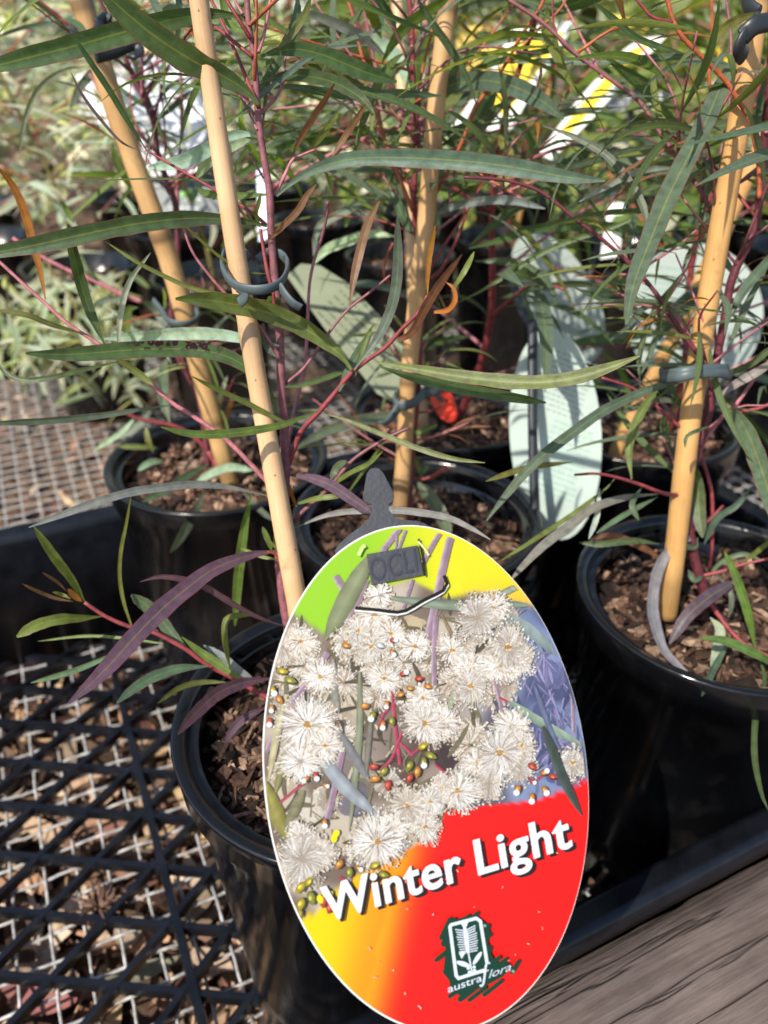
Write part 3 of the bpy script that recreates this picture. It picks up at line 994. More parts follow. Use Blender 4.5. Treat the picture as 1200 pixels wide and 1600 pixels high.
# --- A: the front sapling
branch('A', 'm', 18, 9, .326, .241, [(492, 1195), (470, 1080), (448, 965), (437, 872), (443, 800), (446, 745), (443, 650), (439, 590), (437, 520), (430, 440), (424, 370), (421, 300), (414, 255), (406, 205), (402, 160), (397, 90), (389, 40), (384, -30)], 'stem', 12)
A_ = [
    # col, width, d0, d1, pts, extra
    ('g', 42, .247, .222, [(404, 163), (385, 142), (350, 120), (300, 95), (250, 63), (215, 36), (172, -2), (150, -25)], {}),
    ('g', 34, .248, .262, [(384, 28), (355, 22), (320, 21), (280, 28), (230, 40), (180, 54), (120, 71), (60, 86), (0, 101), (-40, 110)], {}),
    ('g', 29, .262, .245, [(417, 353), (390, 347), (345, 342), (300, 341), (250, 345), (200, 352), (150, 362), (100, 373), (50, 384), (0, 393), (-60, 402)], {'roll': .1}),
    ('y', 31, .276, .242, [(549, 578), (535, 558), (515, 540), (490, 522), (460, 505), (420, 489), (380, 478), (340, 471), (300, 467), (274, 467)], {'roll': .1}),
    ('g', 27, .283, .243, [(434, 652), (429, 632), (418, 608), (400, 586), (370, 564), (340, 552), (300, 546), (250, 545), (200, 547), (150, 551), (100, 554), (40, 552)], {'mat_': None, 'sick': 1}),
    ('G', 14, .282, .25, [(497, 643), (470, 653), (440, 664), (400, 672), (360, 677), (320, 679), (285, 676), (251, 667)], {}),
    ('y', 9, .284, .256, [(471, 669), (445, 660), (420, 648), (390, 632), (360, 618), (330, 604), (300, 588)], {}),
    ('y', 23, .272, .243, [(588, 566), (620, 571), (660, 578), (705, 586), (750, 592), (800, 597), (850, 597), (900, 590), (950, 575), (1000, 556)], {'roll': .15}),
    ('g', 19, .276, .265, [(592, 572), (640, 588), (700, 603), (760, 614), (810, 622), (853, 629)], {}),
    ('b', 17, .276, .25, [(553, 578), (575, 550), (595, 520), (612, 480), (620, 440), (622, 395), (621, 336)], {}),
    ('b', 29, .262, .236, [(432, 306), (450, 290), (480, 270), (520, 255), (560, 247), (610, 246), (670, 248), (740, 253), (800, 261), (860, 272), (900, 279), (946, 282)], {'roll': .1}),
    ('g', 26, .257, .275, [(408, 88), (430, 81), (465, 77), (505, 86), (545, 102), (580, 116), (620, 128)], {}),
    ('b', 8, .262, .25, [(575, 70), (545, 72), (510, 77), (480, 92), (450, 116), (415, 143), (368, 184)], {}),
    ('p', 23, .264, .285, [(403, 214), (385, 209), (362, 212), (340, 224), (315, 238), (285, 252), (255, 258), (232, 262)], {}),
    ('p', 18, .268, .30, [(402, 222), (380, 222), (355, 232), (330, 248), (312, 270), (306, 280)], {}),
    ('n', 10, .268, .25, [(455, 250), (465, 225), (485, 190), (505, 160), (523, 130)], {}),
    ('n', 10, .268, .25, [(518, 247), (535, 220), (555, 190), (572, 162)], {}),
    ('y', 11, .27, .262, [(477, 240), (500, 215), (520, 187), (531, 172)], {}),
    ('n', 11, .268, .254, [(414, 381), (440, 355), (465, 330), (480, 305), (494, 288)], {}),
    ('y', 7, .265, .25, [(407, 355), (400, 335), (404, 318), (408, 302)], {}),
    ('n', 14, .268, .262, [(547, 480), (552, 440), (562, 395), (575, 350), (593, 314)], {}),
    ('n', 14, .262, .205, [(622, 532), (645, 518), (665, 480), (690, 440), (722, 397)], {'shape': 's'}),
    ('o', 9, .262, .255, [(668, 462), (668, 430), (672, 395), (680, 352)], {}),
    ('o', 8, .262, .255, [(678, 488), (700, 484), (711, 468), (708, 450), (697, 441)], {'shape': 's'}),
    ('q', 9, .262, .26, [(705, 455), (722, 430), (733, 410), (741, 393)], {}),
    ('y', 9, .283, .262, [(503, 646), (540, 656), (600, 680), (660, 703), (710, 717), (758, 723)], {}),
    ('v', 18, .295, .262, [(452, 742), (490, 748), (520, 760), (550, 780), (584, 803)], {}),
    ('w', 12, .30, .262, [(458, 826), (510, 805), (560, 798), (610, 797), (650, 800), (700, 809), (737, 826), (766, 843)], {}),
    ('w', 14, .297, .25, [(420, 775), (390, 768), (350, 760), (300, 757), (250, 762), (200, 770), (150, 785), (100, 803), (45, 824)], {}),
    ('v', 30, .294, .238, [(437, 861), (410, 864), (382, 870), (332, 890), (295, 917), (257, 948), (215, 990), (175, 1035), (140, 1070), (107, 1099)], {'roll': .05}),
    ('v', 21, .307, .262, [(425, 1060), (400, 1063), (370, 1070), (340, 1084), (313, 1107), (294, 1127), (278, 1147)], {'roll': .1}),
    ('v', 10, .303, .262, [(443, 978), (410, 967), (380, 953), (350, 935), (320, 917), (290, 906), (250, 901), (219, 909)], {}),
    ('G', 16, .30, .34, [(393, 772), (383, 820), (376, 870), (371, 920), (367, 978)], {}),
    ('y', 10, .305, .30, [(360, 1047), (353, 1010), (351, 978), (360, 964), (397, 960)], {}),
    ('q', 15, .293, .262, [(133, 941), (112, 906), (85, 870), (53, 823)], {'roll': .1}),
    ('q', 19, .293, .272, [(159, 963), (125, 966), (90, 968), (55, 978), (26, 995)], {'shape': 'r', 'roll': .1}),
    ('n', 6, .292, .276, [(114, 940), (85, 934), (55, 922), (35, 912)], {}),
    ('n', 5, .292, .280, [(104, 924), (90, 910), (66, 894)], {}),
    ('o', 10, .293, .288, [(128, 940), (115, 930), (106, 920)], {}),
    ('q', 6, .293, .29, [(110, 936), (98, 930), (82, 925)], {}),
    ('y', 6, .294, .282, [(205, 977), (193, 940), (187, 900), (189, 860), (197, 820), (205, 772)], {'shape': 's'}),
    ('b', 21, .305, .30, [(295, 1017), (265, 985), (240, 955), (205, 929)], {'shape': 'r'}),
    ('q', 14, .299, .305, [(284, 995), (315, 1020), (350, 1043), (382, 1064)], {}),
    ('w', 13, .306, .312, [(405, 1070), (370, 1045), (345, 1025), (318, 1008)], {}),
    ('b', 17, .301, .275, [(324, 1041), (280, 1045), (240, 1058), (210, 1076), (182, 1099)], {}),
    ('y', 9, .303, .285, [(357, 1066), (315, 1066), (280, 1075), (246, 1099)], {}),
    ('y', 5, .298, .30, [(255, 1006), (190, 997), (130, 994), (59, 1002)], {'shape': 's'}),
    ('b', 9, .298, .31, [(190, 1015), (160, 1030), (110, 1050), (48, 1067)], {}),
    ('v', 13, .308, .30, [(415, 1106), (385, 1120), (365, 1138), (351, 1162)], {}),
    ('b', 11, .285, .262, [(269, 633), (220, 640), (150, 650), (80, 657), (0, 661), (-30, 662)], {}),
    ('g', 18, .28, .255, [(165, 541), (142, 490), (126, 440), (112, 385), (106, 350)], {}),
    ('y', 12, .279, .285, [(175, 556), (205, 575), (240, 602)], {}),
    ('g', 9, .279, .268, [(184, 565), (130, 578), (80, 590), (40, 594), (10, 584), (-8, 560)], {}),
    ('y', 9, .279, .262, [(132, 522), (80, 507), (40, 492), (-12, 484)], {}),
    ('o', 13, .276, .255, [(71, 468), (62, 420), (50, 375), (38, 330), (20, 290), (-6, 258)], {}),
    ('p', 9, .281, .265, [(185, 536), (187, 500), (195, 460), (208, 430), (235, 395)], {'shape': 's'}),
    ('y', 7, .263, .25, [(420, 470), (350, 460), (300, 450), (250, 428), (210, 407), (163, 376)], {}),
    ('p', 21, .276, .30, [(436, 540), (395, 532), (340, 522), (280, 521), (230, 525), (163, 529)], {}),
    ('y', 5, .268, .25, [(424, 428), (385, 424), (345, 402), (310, 372), (281, 345)], {}),
    ('n', 5, .264, .25, [(412, 358), (385, 340), (362, 305), (341, 253)], {}),
    ('d', 10, .264, .225, [(228, 233), (200, 190), (170, 140), (140, 95), (114, 55)], {}),
    ('v', 5, .264, .25, [(222, 237), (190, 222), (160, 190), (130, 150), (110, 112)], {}),
    ('q', 8, .299, .27, [(500, 770), (545, 740), (575, 725), (598, 705)], {}),
    ('b', 12, .292, .285, [(516, 752), (527, 730), (543, 720)], {}),
    ('q', 9, .298, .285, [(455, 790), (490, 780), (520, 776), (538, 775)], {'shape': 'r'}),
    ('o', 6, .294, .292, [(450, 750), (455, 770), (463, 792)], {}),
    ('q', 6, .297, .292, [(440, 862), (425, 850), (412, 840)], {}),
    ('G', 9, .297, .295, [(425, 862), (419, 845), (410, 823)], {}),
    ('G', 7, .297, .295, [(432, 862), (430, 842), (428, 835)], {}),
    ('q', 6, .297, .30, [(436, 875), (410, 870), (385, 860), (375, 857)], {}),
    ('b', 12, .277, .28, [(435, 560), (418, 545), (410, 520), (412, 505)], {'shape': 'r'}),
    ('g', 18, .268, .262, [(438, 485), (432, 475), (424, 468), (420, 463)], {'shape': 'r'}),
    ('g', 9, .284, .29, [(440, 605), (470, 602), (510, 590), (545, 578)], {}),
    ('q', 7, .276, .28, [(555, 588), (562, 560), (572, 530), (585, 505)], {}),
    ('b', 16, .279, .30, [(530, 612), (540, 590), (556, 560), (580, 520)], {}),
    # crown of the front sapling near the top of the picture
    ('g', 20, .255, .27, [(404, 130), (430, 122), (470, 118), (520, 128), (560, 150), (585, 178)], {}),
    ('b', 14, .262, .31, [(410, 140), (450, 135), (500, 142), (560, 150), (620, 146), (690, 150)], {}),
    ('w', 16, .30, .33, [(460, 20), (490, 24), (530, 40), (565, 58), (600, 85)], {}),
    ('G', 12, .26, .27, [(395, 50), (370, 45), (355, 30), (348, 0), (346, -20)], {}),
    ('q', 11, .256, .25, [(430, 80), (455, 55), (475, 25), (486, -5)], {}),
]
for (c, w, d0, d1, pts, kw) in A_:
    kw = dict(kw)
    sick = kw.pop('sick', 0)
    if kw.get('mat_', 1) is None:
        kw.pop('mat_')
    o = leaf('A', c, w, d0, d1, pts, mat_=M_LEAF_SICK if sick else None, **kw)
    if sick:
        o['label'] = 'long leaf with purple blight spots along its upper edge'
    elif c == 'v' and w > 15:
        o['label'] = 'dusky violet leaf'
for b in [
    ('r', 9, 6, .297, .262, [(446, 738), (458, 705), (472, 672), (497, 645), (525, 612), (547, 585), (575, 562), (602, 543), (630, 512), (656, 486), (668, 462)]),
    ('m', 8, 5, .30, .285, [(440, 872), (457, 817), (512, 765), (550, 720), (600, 687), (640, 668)]),
    ('r', 9, 6, .313, .293, [(462, 1110), (412, 1087), (375, 1065), (322, 1037), (290, 1014), (240, 988), (205, 980), (165, 963), (132, 941)]),
    ('p', 8, 5, .305, .275, [(446, 780), (417, 752), (357, 690), (300, 649), (270, 630), (230, 595), (190, 565), (155, 538), (105, 505), (72, 475), (35, 442), (0, 410), (-30, 385)]),
    ('p', 6, 4, .279, .255, [(437, 560), (405, 510), (360, 467), (327, 430), (300, 392), (283, 345)]),
    ('r', 7, 5, .25, .262, [(404, 168), (390, 135), (380, 110), (355, 52), (330, 0), (322, -15)]),
    ('p', 6, 4, .248, .252, [(404, 82), (412, 55), (420, 15), (425, -15)]),
    ('p', 5, 4, .244, .247, [(379, 22), (368, 3), (362, -15)]),
    ('p', 4, 3, .256, .262, [(402, 203), (385, 168), (371, 144)]),
    ('r', 7, 5, .262, .256, [(427, 456), (418, 425), (411, 385), (407, 358)]),
    ('r', 6, 5, .268, .262, [(432, 500), (428, 470), (427, 456)]),
    ('p', 6, 4, .267, .268, [(430, 305), (443, 278), (457, 250), (470, 243), (492, 234)]),
    ('r', 6, 4, .27, .264, [(417, 352), (390, 330), (340, 299), (300, 276), (255, 250), (228, 234)]),
    ('m', 6, 4, .286, .28, [(446, 600), (475, 575), (500, 540), (525, 505), (548, 480), (580, 455), (610, 430)]),
    ('p', 6, 5, .30, .30, [(449, 700), (460, 640), (475, 580), (480, 520), (483, 450), (490, 410), (500, 380)]),
    ('n' if False else 'm', 5, 4, .27, .262, [(500, 382), (510, 340), (512, 315)]),
    ('o', 5, 3, .30, .29, [(440, 890), (432, 868), (418, 862)]),
    ('m', 4, 3, .278, .276, [(436, 553), (424, 540)]),
]:
    branch('A', *b[:5], b[5])

# --- B: left pot
branch('B', 'd', 12, 8, .492, .40, [(325, 730), (322, 690), (315, 637), (297, 590), (280, 560), (268, 490), (276, 425), (277, 360), (272, 312), (260, 280), (246, 238), (240, 192), (225, 155), (208, 118), (192, 82), (170, 30), (150, -15)], 'stem')
for b in [('d', 6, 4, .413, .40, [(208, 115), (185, 95), (160, 80)]), ('p', 6, 4, .42, .41, [(222, 150), (222, 110), (220, 70)]), ('r', 5, 3, .42, .41, [(226, 160), (240, 120), (235, 95)]),
          ('r', 5, 3, .425, .43, [(240, 190), (255, 130), (266, 100)]), ('p', 7, 5, .46, .42, [(277, 330), (278, 270), (284, 210), (283, 130), (280, 80)]),
          ('r', 7, 5, .41, .39, [(150, 50), (110, 40), (85, 20), (58, 0), (40, -15)]), ('p', 8, 6, .46, .44, [(222, 472), (190, 460), (150, 440), (110, 424), (60, 398), (20, 372)]),
          ('r', 8, 5, .49, .47, [(322, 700), (300, 680), (270, 665), (220, 655), (185, 640)]), ('r', 7, 5, .485, .49, [(325, 705), (350, 745), (390, 775)]),
          ('p', 5, 4, .42, .41, [(245, 240), (210, 200), (170, 170), (140, 115)]), ('r', 6, 4, .44, .43, [(262, 285), (250, 250), (238, 232), (225, 230)])]:
    branch('B', *b)
for (c, w, d0, d1, pts) in [
    ('g', 8, .41, .42, [(143, 104), (100, 110), (62, 138), (40, 185), (30, 242)]), ('b', 6, .39, .40, [(95, 31), (60, 38), (30, 45), (-5, 57)]),
    ('G', 11, .44, .45, [(175, 222), (183, 255), (202, 293)]), ('d', 8, .42, .43, [(242, 190), (262, 175), (285, 155), (300, 140)]), ('d', 6, .42, .42, [(215, 110), (235, 90), (245, 75)]),
    ('g', 7, .425, .43, [(228, 152), (250, 120), (268, 98)]), ('b', 15, .462, .405, [(320, 765), (305, 800), (283, 838), (266, 863)]), ('d', 15, .475, .45, [(326, 725), (290, 745), (260, 765), (222, 784)]),
    ('p', 9, .48, .47, [(213, 650), (190, 675), (160, 695), (145, 705)]), ('G', 9, .485, .48, [(245, 700), (215, 698), (183, 697)]), ('q', 9, .48, .475, [(240, 708), (232, 690), (228, 668)]),
    ('p', 9, .48, .47, [(350, 672), (340, 640), (345, 615), (355, 588)]), ('o', 7, .48, .47, [(352, 668), (357, 640), (367, 613)]), ('p', 11, .475, .465, [(256, 722), (235, 722), (215, 735)]),
    ('b', 20, .49, .50, [(455, 705), (500, 678), (550, 660), (600, 652), (655, 651)]), ('b', 17, .46, .45, [(265, 660), (255, 620), (257, 575), (262, 560)]), ('G', 15, .45, .45, [(215, 480), (200, 485), (198, 520), (205, 525)]),
    ('b', 15, .45, .455, [(220, 470), (240, 480), (255, 500), (262, 515)]), ('b', 7, .45, .46, [(195, 465), (165, 468), (145, 480), (140, 490)]), ('p', 8, .43, .42, [(230, 205), (255, 212), (280, 225), (300, 250)]),
    ('b', 9, .45, .42, [(380, 770), (410, 800), (430, 815)]), ('g', 9, .43, .43, [(125, 395), (135, 420), (155, 440)]), ('p', 14, .47, .47, [(300, 757), (330, 740), (360, 730), (395, 735)]),
    ('G', 9, .44, .44, [(115, 350), (105, 330), (97, 315)]), ('b', 13, .41, .42, [(195, 90), (165, 100), (130, 130), (110, 170)])]:
    leaf('B', c, w, d0, d1, pts)

# --- C: middle pot
branch('C', 'r', 10, 8, .43, .335, [(640, 815), (641, 740), (647, 680), (655, 580), (657, 520), (659, 450), (657, 430), (652, 375), (647, 312), (651, 225), (649, 175), (645, 125), (644, 50), (639, 0), (636, -20)], 'stem')
for b in [('o', 7, 5, .375, .32, [(655, 345), (682, 300), (716, 235), (735, 190), (747, 162), (787, 105), (812, 60), (845, 10), (852, -10)]), ('o', 5, 3, .33, .32, [(795, 98), (835, 52), (870, 20), (888, -5)]),
          ('r', 5, 3, .39, .36, [(660, 445), (692, 387), (720, 345), (748, 298), (775, 250)]), ('r', 5, 3, .39, .37, [(663, 440), (690, 420), (720, 360), (730, 330)]),
          ('o', 5, 4, .365, .35, [(649, 170), (660, 110), (675, 50), (690, 10)]), ('r', 6, 4, .36, .37, [(649, 225), (625, 160), (600, 120)]), ('p', 5, 4, .37, .36, [(652, 230), (665, 190), (668, 150), (672, 90)]),
          ('p', 6, 4, .375, .40, [(652, 190), (700, 175), (730, 162)]), ('p', 7, 5, .40, .39, [(430, 290), (520, 240), (560, 220), (600, 206), (645, 190)]),
          ('p', 7, 5, .40, .36, [(590, 195), (583, 140), (573, 85), (560, 40), (545, 0)]), ('o', 7, 5, .37, .345, [(645, 330), (600, 215), (585, 140), (565, 85), (553, 30), (540, -10)]),
          ('p', 6, 4, .38, .36, [(600, 170), (590, 120), (580, 70), (570, 20), (565, -15)]), ('r', 5, 3, .43, .42, [(645, 748), (665, 748), (690, 735), (703, 730)]),
          ('r', 4, 3, .42, .41, [(655, 640), (630, 660), (605, 675)]), ('r', 4, 3, .42, .41, [(655, 645), (680, 640), (700, 625)]), ('r', 4, 3, .42, .41, [(652, 655), (625, 680), (600, 690)]),
          ('o', 4, 3, .40, .38, [(610, 445), (600, 430), (605, 400), (614, 380)]), ('p', 6, 4, .40, .38, [(615, 150), (650, 235), (640, 280), (645, 320)])]:
    branch('C', *b)
for (c, w, d0, d1, pts, *k) in [
    ('b', 29, .36, .305, [(650, 166), (672, 148), (705, 133), (740, 126), (775, 128), (812, 139), (850, 160), (881, 186)]),
    ('d', 12, .335, .31, [(744, 163), (737, 140), (725, 112), (700, 70), (675, 35), (650, -5)]),
    ('G', 17, .34, .32, [(596, 100), (612, 70), (630, 45), (660, 22), (705, -5)]),
    ('g', 16, .345, .335, [(620, 48), (608, 25), (590, 0), (585, -10)]),
    ('b', 10, .36, .345, [(700, 101), (750, 73), (812, 59), (845, 60), (866, 68)]), ('g', 11, .37, .35, [(730, 116), (775, 97), (825, 85), (882, 74)]),
    ('d', 12, .34, .32, [(785, 99), (850, 95), (900, 96), (1000, 93), (1060, 89), (1125, 98)]), ('g', 12, .375, .36, [(680, 234), (740, 196), (775, 170), (808, 153)]),
    ('b', 7, .37, .35, [(735, 203), (787, 190), (850, 179), (900, 172), (965, 168)]), ('d', 9, .375, .37, [(658, 221), (695, 208), (738, 188)]),
    ('w', 14, .38, .35, [(655, 345), (700, 325), (750, 314), (800, 313), (852, 326)]), ('d', 16, .375, .36, [(606, 288), (622, 322), (643, 366)]),
    ('g', 15, .41, .37, [(1112, 407), (1070, 385), (1010, 362), (950, 354), (875, 354), (825, 360), (775, 377), (733, 388)]),
    ('d', 14, .40, .37, [(742, 408), (800, 410), (840, 428), (860, 450), (867, 474)]), ('b', 7, .40, .38, [(985, 442), (900, 446), (840, 443), (780, 447)]),
    ('n', 10, .37, .34, [(743, 302), (760, 275), (775, 250), (786, 234)]), ('q', 16, .365, .355, [(793, 193), (785, 215), (790, 230), (803, 242)]),
    ('n', 9, .37, .36, [(770, 240), (780, 215), (795, 192)]), ('b', 23, .425, .41, [(648, 750), (672, 776), (690, 808), (703, 842)]),
    ('b', 12, .35, .36, [(672, 300), (680, 280), (690, 268), (700, 260)]), ('q', 8, .37, .365, [(630, 280), (645, 268), (655, 262)]),
    ('G', 8, .42, .41, [(620, 686), (650, 677), (683, 664)]), ('q', 8, .43, .425, [(660, 748), (650, 720), (643, 708)]), ('n', 8, .43, .42, [(670, 750), (690, 735), (706, 728)]),
    ('G', 7, .43, .43, [(655, 748), (662, 735), (668, 728)]), ('g', 8, .385, .36, [(712, 474), (760, 450), (830, 405), (880, 380), (960, 354), (1010, 330)]),
    ('b', 18, .40, .42, [(640, 168), (610, 160), (570, 150), (530, 152), (480, 150)]), ('b', 14, .41, .43, [(600, 140), (560, 138), (520, 160), (470, 190), (430, 205)]),
    ('b', 14, .40, .40, [(585, 130), (560, 150), (530, 175), (490, 200), (440, 210)]), ('g', 22, .42, .43, [(640, 210), (600, 205), (540, 208), (480, 222), (430, 240), (370, 275)]),
    ('g', 14, .41, .42, [(640, 250), (600, 248), (540, 247), (470, 238), (380, 230)]), ('b', 13, .42, .44, [(620, 300), (580, 310), (540, 330), (500, 355), (490, 400)]),
    ('p', 16, .43, .44, [(620, 370), (580, 366), (540, 378), (510, 390), (490, 412)]), ('G', 12, .43, .44, [(560, 270), (548, 300), (545, 330), (540, 355)]),
    ('y', 10, .40, .39, [(555, 30), (520, 18), (490, 22), (465, 35)]), ('G', 18, .40, .41, [(600, 30), (570, 18), (530, 8), (485, 10)]), ('g', 17, .41, .42, [(580, 60), (540, 50), (500, 60), (470, 90), (460, 110)]),
    ('G', 20, .38, .36, [(590, 115), (570, 95), (560, 60), (553, 40)]), ('y', 17, .36, .34, [(596, 60), (585, 30), (575, 10), (560, -10)]), ('d', 17, .37, .36, [(600, 40), (590, 20), (575, 0), (565, -10)]),
    ('g', 18, .37, .36, [(585, 145), (560, 135), (548, 100), (551, 50)]), ('p', 22, .44, .45, [(560, 60), (585, 62), (610, 80), (630, 110), (640, 140)]),
    ('p', 20, .44, .45, [(640, 90), (655, 120), (660, 150), (668, 142)]), ('p', 16, .46, .46, [(690, 160), (700, 190), (695, 225), (700, 240)]), ('b', 12, .36, .37, [(640, 45), (680, 38), (740, 8), (800, 5), (900, 15)]),
    ('d', 10, .39, .38, [(650, 240), (620, 235), (600, 225), (580, 205)]), ('b', 10, .40, .40, [(700, 225), (740, 215), (790, 160), (820, 150)])]:
    leaf('C', c, w, d0, d1, pts)

# --- D: right pot
branch('D', 'd', 16, 11, .378, .275, [(1112, 950), (1100, 925), (1090, 890), (1083, 862), (1077, 828), (1073, 775), (1076, 750), (1088, 705), (1105, 655), (1115, 595), (1122, 550), (1132, 500), (1140, 450), (1152, 415), (1172, 375), (1182, 345), (1188, 300), (1192, 250), (1196, 190), (1203, 120), (1208, -20)], 'stem', 10)
for b in [('o', 8, 7, .296, .27, [(1186, 310), (1186, 260), (1172, 190), (1153, 157), (1135, 128), (1100, 92), (1070, 62), (1053, 35), (1043, 0), (1038, -20)]),
          ('m', 7, 6, .315, .30, [(1122, 362), (1110, 330), (1095, 298), (1067, 260), (1037, 217), (1000, 160), (955, 125), (900, 84), (850, 37), (795, 0), (770, -15)]),
          ('r', 5, 4, .27, .265, [(1050, 35), (1020, 27), (1005, 12), (990, -6)]), ('d', 8, 5, .325, .31, [(1115, 585), (1092, 555), (1062, 515), (1030, 465), (992, 420), (942, 375), (900, 343), (845, 300), (790, 282), (725, 277)]),
          ('r', 7, 4, .352, .33, [(1073, 775), (1037, 771), (1000, 757), (960, 745), (930, 740), (898, 742)]), ('r', 6, 4, .345, .33, [(1085, 690), (1072, 675), (1040, 648), (1015, 625), (985, 605), (940, 590)]),
          ('r', 8, 5, .374, .348, [(1105, 935), (1118, 955), (1147, 992), (1170, 1010), (1210, 1030)]), ('r', 6, 4, .372, .36, [(1095, 900), (1130, 892), (1160, 882), (1205, 872)]),
          ('r', 6, 5, .40, .38, [(1110, 890), (1113, 830), (1112, 770), (1100, 725), (1095, 710)]), ('p', 8, 5, .36, .34, [(1090, 720), (1100, 690), (1130, 650), (1150, 632), (1180, 590), (1205, 560)]),
          ('r', 6, 4, .37, .37, [(1080, 830), (1100, 820), (1130, 790)]), ('r', 6, 5, .34, .33, [(1150, 645), (1185, 638), (1210, 628)]), ('p', 5, 4, .42, .42, [(1140, 530), (1170, 515), (1205, 495)]),
          ('p', 5, 4, .42, .42, [(1140, 490), (1180, 478), (1205, 468)]), ('m', 6, 5, .33, .32, [(1125, 245), (1138, 180), (1140, 130), (1142, 60), (1135, 0)]), ('o', 6, 5, .35, .33, [(1112, 170), (1108, 110), (1113, 60), (1112, -10)])]:
    branch('D', *b)
for (c, w, d0, d1, pts, *k) in [
    ('b', 34, .292, .245, [(1196, 100), (1185, 88), (1168, 84), (1150, 98), (1128, 130), (1105, 185), (1075, 245), (1045, 305), (1012, 385), (988, 450), (979, 507)]),
    ('d', 10, .31, .30, [(1039, 227), (975, 236), (900, 258), (830, 273)]), ('p', 11, .315, .30, [(1066, 261), (1000, 267), (945, 292), (905, 315)]), ('d', 12, .315, .30, [(848, 196), (900, 215), (950, 245), (993, 298), (1008, 335), (1013, 382)]),
    ('b', 13, .31, .30, [(1105, 232), (1065, 270), (1030, 286), (1000, 302)]), ('d', 6, .305, .29, [(1003, 158), (1010, 135), (1040, 108), (1075, 98), (1145, 101)]), ('y', 13, .277, .26, [(1104, 93), (1115, 65), (1140, 37), (1185, 20)]),
    ('g', 10, .275, .26, [(1070, 84), (1000, 62), (962, 32), (928, 3)]), ('b', 29, .335, .29, [(1120, 640), (1147, 645), (1168, 677), (1185, 720), (1203, 775), (1218, 830)]),
    ('b', 17, .325, .295, [(1108, 586), (1025, 605), (950, 638), (900, 672), (837, 722), (790, 775), (760, 814)]), ('G', 14, .338, .33, [(987, 749), (983, 700), (1000, 648), (1030, 604)]),
    ('y', 10, .335, .31, [(895, 722), (825, 731), (759, 752)]), ('w', 15, .35, .31, [(1028, 772), (975, 778), (925, 795), (895, 818), (850, 852), (815, 887), (795, 910)]), ('q', 8, .345, .32, [(962, 746), (945, 765), (900, 800), (837, 842), (783, 876)]),
    ('b', 9, .348, .34, [(1002, 762), (988, 788), (998, 813)]), ('b', 9, .348, .335, [(1028, 776), (975, 805), (932, 833)]), ('p', 9, .34, .335, [(937, 763), (933, 805), (920, 842)]),
    ('w', 17, .362, .338, [(1078, 840), (1050, 855), (1028, 890), (1019, 940), (1023, 975), (1040, 1020), (1083, 1060)], 's'), ('v', 21, .362, .352, [(1143, 911), (1112, 930), (1075, 962), (1046, 1006)], 's'),
    ('G', 14, .355, .345, [(1180, 1014), (1168, 955), (1150, 900), (1132, 861)]), ('G', 15, .345, .335, [(1230, 1052), (1200, 1032), (1137, 1003), (1094, 997)]), ('b', 11, .348, .318, [(1138, 1006), (1115, 1045), (1096, 1088)]),
    ('g', 9, .352, .285, [(1178, 1010), (1195, 1060), (1182, 1110), (1179, 1180), (1190, 1240), (1203, 1270)]), ('b', 16, .33, .31, [(1138, 502), (1162, 455), (1195, 415), (1225, 380)]), ('b', 12, .325, .315, [(1026, 477), (1000, 485), (982, 513), (952, 532)]),
    ('g', 10, .33, .32, [(1000, 602), (1000, 552), (1020, 492), (1056, 439)]), ('d', 11, .335, .33, [(1062, 516), (975, 480), (898, 450)]), ('g', 11, .35, .345, [(1116, 590), (1170, 570), (1205, 545), (1230, 540)]),
    ('w', 14, .34, .33, [(1118, 625), (1150, 600), (1185, 580), (1215, 560)]), ('b', 10, .37, .36, [(1090, 840), (1085, 855), (1060, 850), (1042, 846)]), ('b', 8, .37, .365, [(1105, 905), (1125, 880), (1160, 866), (1190, 875)]),
    ('b', 8, .37, .365, [(1120, 900), (1140, 920), (1143, 945), (1138, 965)]), ('b', 10, .372, .37, [(1075, 890), (1085, 905), (1098, 900)]), ('y', 8, .37, .36, [(1160, 880), (1185, 860), (1210, 840)]), ('p', 17, .365, .350, [(1110, 965), (1125, 985), (1120, 1020), (1112, 1045)]),
    ('g', 11, .35, .345, [(1030, 850), (990, 845), (940, 850), (905, 848)]), ('n', 12, .38, .37, [(1040, 880), (1010, 858), (960, 838), (920, 842)]), ('d', 10, .30, .29, [(1175, 275), (1195, 270), (1215, 273)]), ('d', 12, .30, .31, [(1182, 180), (1200, 130), (1215, 90)]),
    ('g', 16, .30, .305, [(1182, 190), (1192, 150), (1205, 110)]), ('g', 12, .31, .30, [(1176, 236), (1150, 240), (1110, 255), (1080, 272), (1048, 295)]), ('g', 10, .31, .305, [(1140, 255), (1120, 280), (1105, 300)]),
    ('b', 6, .33, .32, [(1110, 665), (1075, 680), (1070, 700)]), ('b', 11, .36, .35, [(1060, 640), (1045, 625), (1010, 630), (970, 645)]), ('d', 11, .36, .36, [(1175, 760), (1150, 790), (1120, 810), (1100, 850)]),
    ('g', 22, .36, .36, [(1085, 720), (1090, 760), (1092, 800), (1098, 840)]), ('b', 8, .33, .33, [(1170, 110), (1130, 100), (1080, 80)]), ('b', 20, .39, .39, [(1145, 330), (1100, 340), (1070, 345)])]:
    leaf('D', c, w, d0, d1, pts, shape=k[0] if k else 'l')

